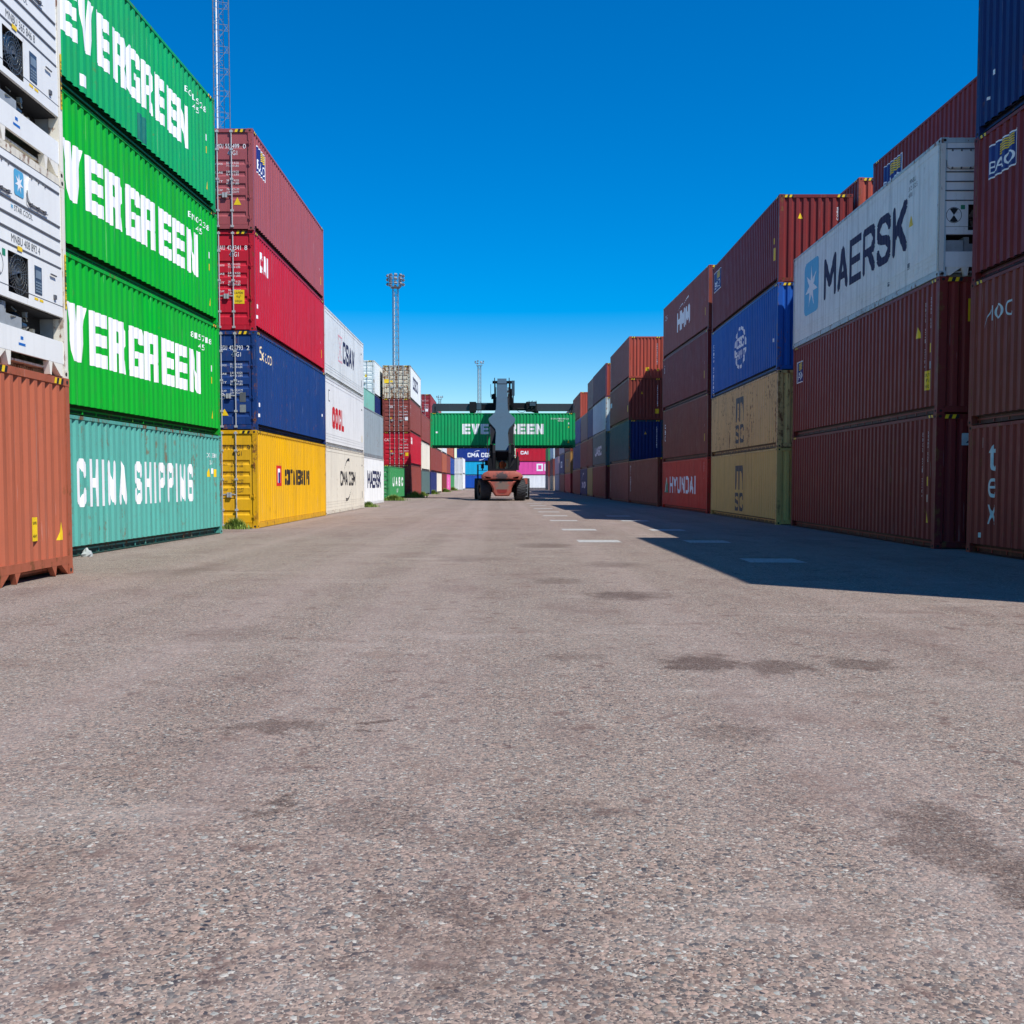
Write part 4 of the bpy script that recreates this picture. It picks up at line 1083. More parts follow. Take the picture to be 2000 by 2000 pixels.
r3 = stack('R', 9.38, 48.0, 9.20, L40, Z0, [
    (ST, 'hyundai', 'red container on the ground with white HYUNDAI letters and a small triangle', {}),
    (HC, 'brown', 'brown container resting on the red HYUNDAI one', {}),
    (HC, 'maroon', 'maroon container without a logo directly below the one lettered HMM', {}),
    (HC, 'redbrown', 'reddish maroon container lettered HMM with one sunlit orange corner post', {})])
r3[3].text('nx', 'HMM', 4.3, .95, 3.4, 1.0, wt=.27, gap=.1); r3[3].mark('nx', swoosh(4.6, 2.05, 5.9, 2.2, .06, .05) + swoosh(6.0, 2.1, 7.4, 2.3, .08, .05), M_WHITE, 'logo')
r3[0].text('nx', 'HYUNDAI', 2.4, .86, 7.1, .88, wt=.2, gap=.25); r3[0].mark('nx', [[(.7, .86), (1.9, .86), (1.55, 1.5), (1.2, 1.74)]], M_GRNL, 'logo'); r3[0].mark('nx', [[(.75, .9), (1.05, .9), (1.5, 1.6), (1.3, 1.7)]], M_STEEL, 'logo', .006)
for q in r3[1:]: q.rect('nx', 11.3, .75, .2, .35, M_YEL, 'height_label'); q.rect('nx', 11.35, 1.4, .08, .15, M_WHITE, 'sticker')
r3[0].vtext('nx', 'HDMU 27', 11.3, 2.4, .09, .1); r3[1].vtext('nx', 'tex', .6, 2.2, .2, .28); r3[2].vtext('nx', 'GLD', .5, 2.6, .16, .14); r3[3].text('nx', 'OIC', .6, 2.1, .7, .25)

r4 = stack('R', 9.07, 61.2, 8.88, L40, Z0, [(HC, 'brown', 'lone brown container low between the HYUNDAI stack and a taller stack', {})], detail=1)
r4[0].vtext('nx', 'TGHU 7712056', .7, 2.6, .14, .12)
r5 = stack('R', 8.87, 73.6, 8.82, L40, Z0, [
    (HC, 'redbrown', 'brown container at the foot of the stack behind the lone one', {}),
    (HC, 'dark_teal', 'dark teal container with a navy end in shadow, above a brown one', {}),
    (HC, 'brown', 'brown container whose end is crossed by the edge of a shadow', {}),
    (HC, 'sunlit_red', 'container with brightly sunlit orange red end on top of its stack on the right', {})], detail=1)
r5[1].w['ny'].material_slots[0].material = P('deep_blue'); r5[3].w['nx'].material_slots[0].material = P('redbrown')  # top container's side darker than its lit end: sun and shade put into paint
for q, uu in ((r5[3], 1.95), (r5[2], 2.0), (r5[1], 1.95)): q.vtext('ny', 'CBHU885613', uu, 2.45, .05, .12)
r5[3].rect('ny', 1.18, .5, .22, .25, M_YEL); r5[3].tri('ny', 1.95, .5, .16, .2); r5[2].tri('ny', .85, 1.8, .16, .2); r5[2].rect('ny', 1.85, .45, .28, .32, M_YEL); r5[1].tri('ny', 1.1, 1.9, .16, .2)
r5[2].rect('nx', .4, 1.6, 1.1, .35, M_PALE, 'logo', flat=True); r5[0].vtext('nx', 'GESU 4421873', .6, 2.5, .14, .12); r5[3].vtext('nx', 'TRLU 7724460', .6, 2.6, .14, .13); r5[2].rect('nx', 11.3, .6, .3, .45, M_YEL)
r6 = stack('R', 8.88, 89.9, 8.85, L40, Z0, [
    (HC, 'maroon_b', 'maroon container on the ground beneath a teal one with white letters', {}),
    (HC, 'grey_teal', 'teal container with blocky white letters in the right row', {}),
    (HC, 'ice', 'pale ice blue container high in the right row', {}),
    (HC, 'plum', 'plum coloured container with a thin sunlit end above the ice blue one', {})], detail=1)
r6[3].w['ny'].material_slots[0].material = P('sunlit_red')  # end wall in a lighter red, its sunlight painted in
r6[1].text('nx', 'UASC', 2.3, .95, 6.4, .85, wt=.27)
r7 = stack('R', 8.87, 102.8, 8.86, L20, Z0, [
    (HC, 'olive', 'olive yellow container on the ground in the right row', {}), (HC, 'brown', 'short brown container above the olive yellow one', {}),
    (HC, 'navy', 'short dark blue container third up, above the brown and olive ones', {}), (HC, 'grey_brown', 'short grey brown container topping the stack with the olive one at its foot', {})], detail=1)
r8 = stack('R', 8.86, 109.3, 8.86, 9.1, Z0, [
    (HC, 'deep_blue', 'dark blue ground level container with small white letters and an arc, right row', {}), (HC, 'maroon', 'maroon container above the dark blue lettered one', {}),
    (HC, 'grey_brown', 'dull brown container topping the three-high stack in the right row', {})], detail=1)
r8[0].text('nx', 'CMA CGM', 2.5, .8, 5, .7, wt=.22); r8[0].mark('nx', swoosh(2.6, 1.7, 5.0, 2.3, .15, .2), M_WHITE, 'logo')
r9 = stack('R', 8.86, 118.7, 8.86, L40, Z0, [
    (HC, 'maroon_b', 'maroon container on the ground below two stacked blue ones in the right row', {}), (HC, 'navy', 'dark blue container between a maroon one and a brighter blue one', {}),
    (HC, 'royal', 'medium blue container beside the right end of the held green one', {}), (HC, 'sunlit_red', 'red container with a sunlit corrugated end beside the right spreader arm', {})], detail=1)
r9[3].w['nx'].material_slots[0].material = P('maroon')  # shaded side painted darker than the sunlit end of this container
r10 = stack('R', 8.86, 136.0, 8.86, L40, Z0, [
    (ST, 'red', 'red container on the ground under the tan one, right of the vehicle', {}), (HC, 'tan', 'tan container in the far right row', {}),
    (HC, 'brown', 'brown container hidden behind the right part of the held green one', {}), (ST, 'dark_red', 'dark red container just above the right end of the held green one', {})], detail=0)
r11 = stack('R', 8.86, 149.5, 8.86, L40, Z0, [
    (ST, 'brown', 'brown container on the ground under a navy one in the far right row', {}), (HC, 'navy', 'navy container with a small white mark in the far right row', {}), (ST, 'light_grey', 'light grey container above the navy marked one in the far right row', {})], detail=0)
r11[1].rect('nx', 4, 1.0, 3.5, .9, M_WHITE, 'logo', flat=True); r11[1].rect('nx', 4.7, 1.2, 2.1, .5, M_BLUEL, 'logo', .006, True)
r10[1].text('nx', 'msc', 4, .9, 4, 1.1, M_MSC, .05, flat=True)
r12 = stack('R', 8.86, 163.3, 8.86, L40, Z0, [
    (ST, 'light_grey', 'light grey container on the ground in the far right row', {}), (HC, 'pale_pink', 'pale pink container above the light grey one', {}), (ST, 'brown', 'brown container above the pale pink one', {})], detail=0)
r12[1].text('nx', 'ONE', 3.5, .8, 5, 1.2, M_PINKL, .05, flat=True)
r13 = stack('R', 8.86, 181.0, 8.86, L40, Z0, [
    (ST, 'sand', 'sand coloured container on the ground near the far end of the right row', {}), (HC, 'brown', 'brown container above the sand coloured one', {}), (ST, 'ice', 'pale container above the brown one at the far end of the right row', {})], detail=0)
r14 = stack('R', 8.86, 201.0, 8.86, L40, Z0, [
    (ST, 'grey_brown', 'grey brown container on the ground at the very end of the right row', {}), (HC, 'maroon', 'maroon container in the last stack of the right row', {}), (ST, 'leaf', 'green container in the last stack of the right row', {})], detail=0)

# second column behind the right row
s1 = stack('R', 11.9, 21.8, 11.9, L40, Z0, [
    (HC, 'brown', 'brown container hidden at the foot of the column behind the MAERSK stack', {}), (HC, 'redbrown', 'red brown container hidden second in the column behind the MAERSK stack', {}),
    (HC, 'maroon_b', 'maroon container hidden third in the column behind the MAERSK stack', {}), (HC, 'maroon', 'maroon container with a yellow and blue sticker rising above the white MAERSK one', dict(detail=2))], detail=0)
leasing_sticker(s1[3], 'nx', .85, 1.6, 1.55, .9)
s2 = stack('R', 11.92, 35.4, 11.92, L40, Z0, [
    (HC, 'brown', 'brown container at the foot of the column behind the mustard yellow stack', {}), (HC, 'maroon_b', 'maroon container second in the column behind the mustard yellow stack', {}),
    (HC, 'redbrown', 'red brown container third in the column behind the mustard yellow stack', {}), (HC, 'sunlit_red', 'container with an orange red sunlit end peeking out between two maroon tops', dict(detail=2))], detail=0)
s2[3].w['nx'].material_slots[0].material = P('maroon')  # maroon paints this side as shaded, the lit end keeps the lighter red

for x_, y_, tops, nm in ((11.42, 60.4, ('brown', 'maroon', 'redbrown', 'maroon_b'), 'hidden behind the red HYUNDAI stack'), (11.45, 76.0, ('maroon', 'brown', 'navy', 'redbrown'), 'hidden behind the stack with the navy end'),
                         (11.45, 122.0, ('brown', 'brown', 'maroon'), 'hidden beside the red sunlit corrugated end')):
    stack('R', x_, y_, x_, L40, Z0, [(HC, cl, '%s container, %s from the ground, %s' % ({'brown': 'brown', 'maroon': 'maroon', 'redbrown': 'red brown', 'maroon_b': 'rusty maroon', 'navy': 'navy'}[cl], ('first', 'second', 'third', 'fourth')[k], nm), {}) for k, cl in enumerate(tops)], detail=0)

# ------------------------------------------------------------------ end of the lane
EG = 'containers of the wall that closes the lane'
def broad(x0, y, z, L, H, col, label, **kw): return Box(x0 + L / 2, y + HW, z, R(-90), L, H, col, label, group=EG, detail=1, **kw)
u = broad(-9.75, 228, 0, L40, HC, 'un_blue', 'strong blue container on the ground in the wall closing the lane'); u.text('px', 'UNI', 7.4, .95, 2.6, .8, wt=.26, flat=True)
broad(-9.75, 228, HC, L40, HC, 'cyan', 'light cyan blue container in the wall closing the lane')
e = broad(-9.75, 228, 2 * HC, L40, HC, 'cma_blue', 'dark blue container with white CMA CGM letters in the wall closing the lane')
e.text('px', 'CMA CGM', 2.35, 1.0, 5.4, .95, wt=.2, flat=True); e.mark('px', swoosh(3.6, 1.95, 4.9, 2.3, .18, .15), M_WHITE, 'logo'); e.mark('px', [[(10.1 - a, 2.85 - b) for a, b in p] for p in swoosh(3.9, 1.95, 5.2, 2.35, .18, .15)], M_WHITE, 'logo')
broad(-9.75, 229, 3 * HC, L40, HC, 'pale_pink', 'pale container on top of the blue containers closing the lane')
broad(3.0, 228, 0, L40, HC, 'white_clean', 'white container on the ground right of the vehicle, below the magenta one')
e = broad(3.0, 228, HC, L40, HC, 'magenta', 'magenta container with a white square letter in the wall closing the lane')
e.mark('px', [[(a + 1.15, b) for a, b in p] for p in ([(3.4, .9), (3.75, .9), (3.75, 2.5), (3.4, 2.5)], [(4.45, .9), (4.8, .9), (4.8, 2.5), (4.45, 2.5)], [(3.75, .9), (4.45, .9), (4.45, 1.25), (3.75, 1.25)], [(3.75, 2.15), (4.45, 2.15), (4.45, 2.5), (3.75, 2.5)])], M_WHITE, 'lettering', flat=True)
e.text('px', 'NE', 6.25, .9, 3.2, 1.6, wt=.22, flat=True)
e = broad(3.0, 228, 2 * HC, L40, HC, 'cai_red', 'red container with small white letters in the wall closing the lane'); e.text('px', 'CAI', 1.1, 1.6, 1.7, .75, wt=.2, flat=True)
broad(3.0, 229, 3 * HC, L40, HC, 'white', 'whitish container on top of the red one closing the lane')
broad(16.2, 228, 0, L40, HC, 'brown', 'brown container at the right end of the wall closing the lane')

# ------------------------------------------------------------------ container held by the reach stacker
held = Box(-6.0 + L40 / 2, 88.7 + HW, 4.29, R(-90), L40, HC, 'evergreen_light', 'green container with white letters hanging from the black spreader in mid air', group=None, detail=2)
held.text('px', 'EVERGREEN', 2.68, 1.12, 6.85, .86, block=True)
for i, ch in enumerate('EOHU8138026'): held.text('px', ch, 10.15 + .14 * i, 2.36, .085, .12, flat=True)
held.text('px', '45G1', 10.7, 2.18, .5, .12, flat=True)
held.rect('px', 11.6, 1.95, .1, .15, M_WHITE, 'number_marking'); held.rect('px', 11.6, 1.65, .08, .12, M_YEL); held.tri('px', 11.52, .38, .2, .24); held.rect('px', .45, 1.2, .18, .14, M_WHITE, 'sticker')

# ------------------------------------------------------------------ reach stacker
YS = 78.6
M_OR = paint("orange_red_machine_paint", (.42, .10, .065), rust=.25, grime=.55, scratch=.1, rough=.5, fade=.2)
def sooty():
    m = paint("sooty_orange_red_machine_paint", (.34, .088, .062), rust=.3, grime=.55, scratch=.1, rough=.55, fade=.25)
    t = m.node_tree; bs = [n for n in t.nodes if n.type == 'BSDF_PRINCIPLED'][0]; src = bs.inputs['Base Color'].links[0].from_socket
    s = NT.__new__(NT); s.m = m; s.t = t; s.b = bs
    tc = s.n("ShaderNodeTexCoord"); mp = s.mapping(tc.outputs['Object'], (.95, 0, 1.3), (0, 0, -2.3)); ln = s.n("ShaderNodeVectorMath", operation='LENGTH'); s.l(mp, ln.inputs[0])
    f = s.math('ADD', s.math('MULTIPLY', ln.outputs['Value'], .8), s.math('MULTIPLY', s.noise(tc.outputs['Object'], 3.5, 6, .65), 1.1))
    k = s.math('MULTIPLY', s.ramp(f, [(.85, 1.), (1.2, 0.)]), .92)
    lw = s.mapping(tc.outputs['Object'], (1.2, 0, 1.2), (0, 0, -1.35)); l2 = s.n("ShaderNodeVectorMath", operation='LENGTH'); s.l(lw, l2.inputs[0])
    f2 = s.math('ADD', s.math('MULTIPLY', l2.outputs['Value'], .8), s.math('MULTIPLY', s.noise(tc.outputs['Object'], 5, 5, .6), .9))
    k2 = s.math('MULTIPLY', s.ramp(f2, [(.8, 1.), (1.3, 0.)]), .85)
    col = s.mix(k2, src, (.17, .15, .125)); col = s.mix(k, col, (.045, .05, .055))
    s.l(col, bs.inputs['Base Color']); return m
M_SOOT = sooty()
M_BOOM = paint("slate_grey_boom_paint", (.05, .088, .12), rust=.04, grime=.25, scratch=.05, rough=.42)
M_BLK = paint("black_machine_paint", (.008, .009, .012), rust=.02, grime=.1, scratch=.0, rough=.7, fade=.02)
M_TYRE = plain("tyre_rubber", (.028, .03, .034), .8, var=.3)
M_RIM = paint("dark_red_rim_paint", (.16, .03, .02), rust=.3)
M_GLASS = plain("dark_cab_glass", (.015, .03, .04), .08)
M_CHROME = plain("cylinder_rod", (.6, .6, .6), .2, .9)
st = empty('reach_stacker', (.02, YS, -.03), 0, 'dark boomed container handler with orange red tail on big tyres, seen from behind', 'container handler')
def smooth_by_angle(me):
    me.polygons.foreach_set('use_smooth', [True] * len(me.polygons))
    try: me.set_sharp_from_angle(angle=R(35))
    except Exception: pass
def wheel(x, y, r, w, steer=0):
    hub = link('wheel', None, st, None, (x, y, r)); hub.rotation_euler = (0, 0, steer); hub.empty_display_size = .2
    b = MB(); n = 40; hw = w / 2
    prof = [(-hw * .82, .50 * r), (-hw * .98, .62 * r), (-hw, .78 * r), (-hw * .92, .92 * r), (-hw * .7, .965 * r), (hw * .7, .965 * r), (hw * .92, .92 * r), (hw, .78 * r), (hw * .98, .62 * r), (hw * .82, .50 * r)]
    vs = []
    for i in range(n):
        a = 2 * math.pi * i / n
        for px_, rr_ in prof: vs.append((px_, rr_ * math.cos(a), rr_ * math.sin(a)))
    m = len(prof)
    b.add(vs, [(i * m + k, i * m + k + 1, ((i + 1) % n) * m + k + 1, ((i + 1) % n) * m + k) for i in range(n) for k in range(m - 1)])
    ty = b
    for i in range(26):     # lugs, alternating sides
        a = 2 * math.pi * i / 26
        for sg in (-1, 1):
            aa = a + (.12 if sg > 0 else 0)
            q = []
            for (lx, da) in ((sg * hw * .08, .10), (sg * hw * .97, -.02)):
                for rr_ in (.94 * r, r):
                    for dd_ in (-.055, .055): q.append((lx, rr_ * math.cos(aa + da + dd_) * (1 if lx else 1), rr_ * math.sin(aa + da + dd_)))
            b.add(q, [(0, 1, 3, 2), (4, 6, 7, 5), (0, 4, 5, 1), (2, 3, 7, 6), (0, 2, 6, 4), (1, 5, 7, 3)])
    link('tyre', ty.mesh('tyre'), hub, M_TYRE)
    b = MB()
    b.tube((-hw * .6, 0, 0), (hw * .6, 0, 0), .52 * r, n=28); b.tube((-hw * .8, 0, 0), (hw * .8, 0, 0), .22 * r, n=16)
    for k in range(10):
        a = 2 * math.pi * k / 10
        for sg in (-1, 1): b.tube((sg * hw * .6, .38 * r * math.cos(a), .38 * r * math.sin(a)), (sg * hw * .68, .38 * r * math.cos(a), .38 * r * math.sin(a)), .025, n=6)
    link('rim', b.mesh('rim'), hub, M_RIM)
wheel(-1.36, 1.15, .80, .82, R(14)); wheel(1.34, 1.15, .80, .72, R(10))
for x in (-1.95, -1.28, 1.28, 1.95): wheel(x, 7.1, .86, .58)
# counterweight: upper shell, lofted with rounded tail
def loft(rings):
    b = MB(); n = len(rings[0]); vs = [p for r_ in rings for p in r_]
    fs = [(i * n + k, i * n + (k + 1) % n, (i + 1) * n + (k + 1) % n, (i + 1) * n + k) for i in range(len(rings) - 1) for k in range(n)]
    fs += [tuple(range(n - 1, -1, -1)), tuple(range((len(rings) - 1) * n, len(rings) * n))]
    return b.add(vs, fs)
up = [(-1.06, 2.24), (1.06, 2.24), (1.36, 2.10), (1.56, 1.88), (1.58, 1.78), (1.44, 1.56), (-1.44, 1.56), (-1.58, 1.78), (-1.56, 1.88), (-1.36, 2.10)]
def ringat(pts, y, kx, kz, zc): return [(x * kx, y, zc + (z - zc) * kz) for x, z in pts]
me = loft([ringat(up, -.30, .80, .62, 1.86), ringat(up, -.22, .92, .86, 1.88), ringat(up, -.05, .985, .97, 1.9), ringat(up, .15, 1, 1, 1.9), ringat(up, 2.3, 1, 1, 1.9)]).mesh('counterweight')
smooth_by_angle(me); cw = link('counterweight', me, st, M_SOOT)
b = MB()
for s_ in (-1, 1):
    b.prism([(s_ * 1.28, 1.84), (s_ * .84, 1.76), (s_ * .80, 1.70), (s_ * .98, 1.64), (s_ * 1.22, 1.70)], lambda u, v, t: (u, t, v), -.30, -.18)
link('tail_light', b.mesh('tail_light'), cw, plain("dark_red_lamp", (.16, .012, .01), .25))
lo = [(-1.10, 1.50), (1.10, 1.50), (.86, 1.20), (.72, .92), (.70, .62), (.52, .36), (-.52, .36), (-.70, .62), (-.72, .92), (-.86, 1.20)]
me = loft([ringat(lo, -.36, .82, .84, .95), ringat(lo, -.28, .93, .94, .95), ringat(lo, -.10, 1, 1, .95), ringat(lo, 1.0, .96, 1, .95)]).mesh('tail_bumper')
smooth_by_angle(me); tb = link('tail_bumper', me, st, M_SOOT)
b = MB(); b.prism([(-.40, .86), (.40, .86), (.34, .66), (.22, .58), (-.22, .58), (-.34, .66)], lambda u, v, t: (u, t, v), -.375, -.30)
link('tow_slot', b.mesh('tow_slot'), tb, plain("deep_red_slot_paint", (.22, .02, .015), .6))
b = MB(); b.box(-1.15, 1.15, -.12, 1.3, 1.49, 1.57); b.prism([(-.85, 1.49), (.85, 1.49), (.62, 1.34), (-.62, 1.34)], lambda u, v, t: (u, t, v), -.33, -.2)
link('tail_gap', b.mesh('tail_gap'), st, M_BLK)
# chassis and axle
b = MB(); b.box(-.75, .75, .9, 9.0, .75, 1.55); b.box(-1.1, 1.1, 1.02, 1.28, .62, .98); b.box(-1.6, 1.6, 6.8, 7.4, .6, 1.2); b.box(-1.5, 1.5, 2.32, 7.9, 1.50, 1.72)
link('chassis', b.mesh('chassis'), st, M_BLK)
# engine hood and boom towers
b = MB(); b.box(-1.08, 1.08, .25, 3.2, 2.2, 2.42)
for s_ in (-1, 1):
    b.prism([(.45, 2.3), (3.2, 2.3), (2.6, 3.3), (1.6, 4.2), (.6, 4.2), (.35, 3.6)], lambda u, v, t, s_=s_: (s_ * t, u, v), .50, .70)
    b.box(s_ * .72, s_ * 1.08, .45, 2.9, 2.4, 3.22); b.box(s_ * .74, s_ * .98, .6, 1.8, 3.2, 3.75)
b.box(-.7, .7, 1.2, 1.7, 3.28, 3.95)
link('engine_housing', b.mesh('engine_housing'), st, M_BLK)
# side air filters, exhaust, hoses
b = MB()
b.tube((1.18, 1.3, 2.3), (1.18, 1.3, 3.35), .12, n=12); b.tube((1.18, 1.3, 3.35), (1.18, 1.25, 3.7), .05, n=8); b.tube((-1.1, 1.2, 3.6), (-1.1, 1.2, 4.9), .035, n=8)
b.tube((.92, .5, 3.2), (.98, 2.0, 5.1), .03, n=6)
for k in range(5): b.tube((.55 + .06 * k, .42, 2.45 + .12 * k), (.95, .42, 2.9 + .1 * k), .025, n=6)
link('exhaust', b.mesh('exhaust'), st, M_DARK)
# cab
b = MB(); b.box(-.78, .78, 4.2, 5.9, 1.72, 2.25); b.box(-.78, .78, 4.2, 5.9, 3.45, 3.58)
for x in (-.78, .70):
    for y in (4.2, 5.82): b.box(x, x + .08, y, y + .08, 2.25, 3.45)
cab = link('cab', b.mesh('cab'), st, M_BLK)
b = MB(); b.box(-.68, .68, 5.85, 5.86, 2.26, 3.44)
link('windscreen', b.mesh('windscreen'), cab, plain("tinted_cab_glass", (.03, .12, .20), .1))
b = MB(); b.box(-.28, .28, 4.75, 5.2, 2.25, 2.42); b.box(-.26, -.2, 4.3, 4.4, 2.3, 3.0)
link('seat', b.mesh('seat'), cab, M_DARK)
# steps, fender and rails
b = MB(); b.box(1.68, 1.96, 2.3, 3.4, 1.25, 1.72); b.box(1.68, 1.70, 2.3, 3.4, .3, 1.25)
link('fender', b.mesh('fender'), st, M_OR)
b = MB()
for z in (.28, .58, .88, 1.16): b.box(1.70, 1.98, 2.35, 3.3, z, z + .05)
b.box(1.94, 1.97, 2.32, 2.40, .28, 1.25)
link('step', b.mesh('step'), st, M_STEEL)
b = MB()
rail = [(-1.9, 2.2, 1.7), (-1.9, 2.2, 2.75), (-1.9, 5.8, 2.75), (-1.9, 5.8, 1.7)]
for p, q in zip(rail, rail[1:]): b.tube(p, q, .022, n=6)
b.tube((-1.9, 2.2, 2.25), (-1.9, 5.8, 2.25), .018, n=6); b.tube((-1.9, 4.0, 1.7), (-1.9, 4.0, 2.75), .018, n=6); b.tube((-1.9, 2.2, 2.75), (-1.15, 2.2, 2.75), .02, n=6); b.tube((-1.9, 2.2, 2.3), (-1.15, 2.2, 2.3), .018, n=6)
b.tube((-1.5, 2.25, 2.3), (-1.45, 2.25, 3.1), .05, n=6); b.box(-1.62, -1.38, 2.2, 2.28, 2.45, 2.8)
link('handrail', b.mesh('handrail'), st, M_BLK)
b = MB(); b.box(-1.9, -1.1, 2.3, 5.8, 1.55, 1.70); b.box(1.1, 1.66, 2.3, 5.8, 1.55, 1.70)
link('deck', b.mesh('deck'), st, M_BLK)
# boom
A = Vector((0, 1.0, 3.62)); T = Vector((0, 11.2, 10.02)); D = (T - A).normalized(); N = Vector((0, -D.z, D.y))
def bp(x, s_, h): return A + D * s_ + N * h + Vector((x, 0, 0))
half = [(0, .50), (1.4, .50), (2.6, .46), (3.3, .52), (3.9, .78), (4.35, .98), (4.8, 1.06), (5.05, 1.04), (5.5, .80), (6.0, .58), (6.6, .475), (8.8, .45), (11.0, .425)]
outline = [(w, s_) for s_, w in half] + [(-w, s_) for s_, w in reversed(half)]
b = MB(); b.prism(outline, lambda u, v, t: bp(u, v, t), .10, .22)
bo = link('boom', b.mesh('boom'), st, M_BOOM)
b = MB(); b.prism([(-.42, 0), (.42, 0), (.40, 11.0), (-.40, 11.0)], lambda u, v, t: bp(u, v, t), -.68, .099)
link('boom_box', b.mesh('boom_box'), bo, M_BLK)
b = MB(); b.prism([(-.445, 10.95), (.445, 10.95), (.445, 11.03), (-.445, 11.03)], lambda u, v, t: bp(u, v, t), -.72, .245)
link('wear_band', b.mesh('wear_band'), bo, M_BLK)
b = MB(); b.prism([(-.39, 11.04), (.39, 11.04), (.39, 12.15), (-.39, 12.15)], lambda u, v, t: bp(u, v, t), -.55, .15)
inner = link('inner_boom', b.mesh('inner_boom'), st, M_BOOM)
b = MB(); b.tube(bp(-.80, 11.95, -.1), bp(.95, 11.95, -.1), .12, n=12)
for x in (-.66, .58): b.prism([(11.0, -.5), (12.2, -.55), (12.3, .15), (11.5, .2)], lambda u, v, t, x=x: bp(x + t, u, v), 0, .07)
link('head_pin', b.mesh('head_pin'), inner, M_BLK)
for s_ in (-1, 1):
    b = MB(); a_ = Vector((s_ * .80, 5.6, 1.9)); e_ = bp(s_ * .86, 4.8, -.25); m_ = a_.lerp(e_, .62)
    b.tube(a_, m_, .17, n=14); b.box(s_ * .62, s_ * 1.0, 5.4, 5.8, 1.7, 2.1); b.tube(e_ - Vector((.14, 0, 0)), e_ + Vector((.14, 0, 0)), .16, n=12)
    cyl = link('lift_cylinder', b.mesh('lift_cylinder'), st, M_BLK)
    b = MB(); b.tube(m_, e_, .095, n=12); link('rod', b.mesh('rod'), cyl, M_CHROME)
# dark masses that close the space under the hips
b = MB()
for s_ in (-1, 1): b.prism([(3.0, .09), (5.4, .09), (5.2, -.75), (3.6, -.9), (2.2, -.5)], lambda u, v, t, s_=s_: bp(s_ * t, u, v), .50, .92)
link('hip_bracket', b.mesh('hip_bracket'), bo, M_BLK)
b = MB()
for x, r_ in ((.50, .03), (.56, .022), (-.50, .025)):
    pts = [bp(x, s_, -.05 - .03 * math.sin(s_ * 2)) for s_ in (1.2, 2.6, 6.6, 8.0, 9.5, 10.9)]
    for p, q in zip(pts, pts[1:]): b.tube(p, q, r_, n=5)
for s_ in (6.8, 7.9, 9.0, 10.1): b.box(*sorted((bp(.43, s_, 0).x, bp(.62, s_, 0).x)), bp(0, s_, 0).y - .05, bp(0, s_, 0).y + .05, bp(0, s_, 0).z - .12, bp(0, s_, 0).z + .06)
link('hose_run', b.mesh('hose_run'), bo, M_DARK)
for x, z in ((-.98, 3.32), (.98, 3.32)):
    b = MB(); b.box(x - .09, x + .09, .30, .42, z, z + .14); l = link('work_lamp', b.mesh('work_lamp'), st, M_DARK)
    b = MB(); b.box(x - .07, x + .07, .285, .30, z + .02, z + .12); link('lamp_glass', b.mesh('lamp_glass'), l, M_CHROME)
for x in (-1.25, 1.3):
    b = MB(); b.tube((x * .85, 5.8, 2.6), (x, 5.9, 2.9), .02, n=5); b.box(x - .12, x + .12, 5.86, 5.92, 2.75, 3.15); link('mirror', b.mesh('mirror'), st, M_BLK)
# head hanging between boom tip and spreader
HY = 11.3
b = MB()
for x in (-.66, .62):
    b.box(x, x + .12, HY - .25, HY + .05, 8.9, 10.0); b.box(x - .10, x + .14, HY - .35, HY + .1, 8.05, 8.9)
b.box(-.9, -.70, HY - .4, HY - .1, 8.45, 8.85); b.tube((-.95, HY - .3, 8.6), (-.95, HY - .3, 9.7), .02, n=5)
b.box(.60, .86, HY - .5, HY - .2, 7.9, 9.3); b.box(-.6, .6, HY - .45, HY + .45, 8.1, 8.6)
for k in range(6): b.tube((.72 + .05 * (k % 3), HY - .55, 9.4 - .1 * k), (.8 + .04 * k, HY - .5, 7.75), .02, n=5)
link('rotator', b.mesh('rotator'), st, M_BLK)
b = MB(); b.box(.83, 1.08, HY - .4, HY - .1, 8.75, 10.0); b.tube((.96, HY - .25, 8.75), (.96, HY - .25, 8.1), .05, n=8)
link('damping_cylinder', b.mesh('damping_cylinder'), st, M_BOOM)
# spreader
b = MB()
b.box(-2.75, 2.9, HY - .42, HY + .42, 7.52, 8.12)
b.box(-2.75, -2.2, HY - .55, HY + .55, 7.36, 8.2); b.box(2.05, 2.95, HY - .55, HY + .55, 7.42, 8.2)
b.prism([(2.3, 8.2), (2.95, 8.2), (2.9, 7.9), (2.2, 8.0)], lambda u, v, t: (u, t, v), HY - .66, HY - .56)
b.prism([(-2.72, 7.37), (-2.2, 7.37), (-2.72, 7.2)], lambda u, v, t: (u, t, v), HY - .5, HY + .5); b.prism([(2.5, 7.42), (3.1, 7.42), (3.1, 7.22)], lambda u, v, t: (u, t, v), HY - .5, HY + .5)
sp = link('spreader', b.mesh('spreader'), st, M_BLK)
b = MB()
for k in range(9): b.tube((2.1 + .1 * k, HY - .6, 8.2 + .05 * (k % 3)), (2.15 + .09 * k, HY - .62, 7.6 + .08 * (k % 4)), .025, n=5)
pp = [(1.25, HY - .45, 7.5), (1.5, HY - .5, 7.33), (1.8, HY - .5, 7.3), (2.05, HY - .45, 7.5)]
for p, q in zip(pp, pp[1:]): b.tube(p, q, .02, n=5)
b.box(1.3, 2.0, HY - .46, HY - .43, 7.60, 7.70)
link('hydraulic_hose', b.mesh('hydraulic_hose'), sp, M_DARK)
b = MB(); b.box(2.35, 2.85, HY - .68, HY - .56, 7.85, 8.15); b.box(-1.7, -1.15, HY - .45, HY - .425, 8.0, 8.11); b.box(-2.15, -1.75, HY - .45, HY - .425, 7.55, 8.1)
link('cover_plate', b.mesh('cover_plate'), sp, M_BOOM)
M_ARM = paint("dark_slate_arm_paint", (.045, .052, .065), rust=.05, grime=.15, scratch=.1, rough=.42)
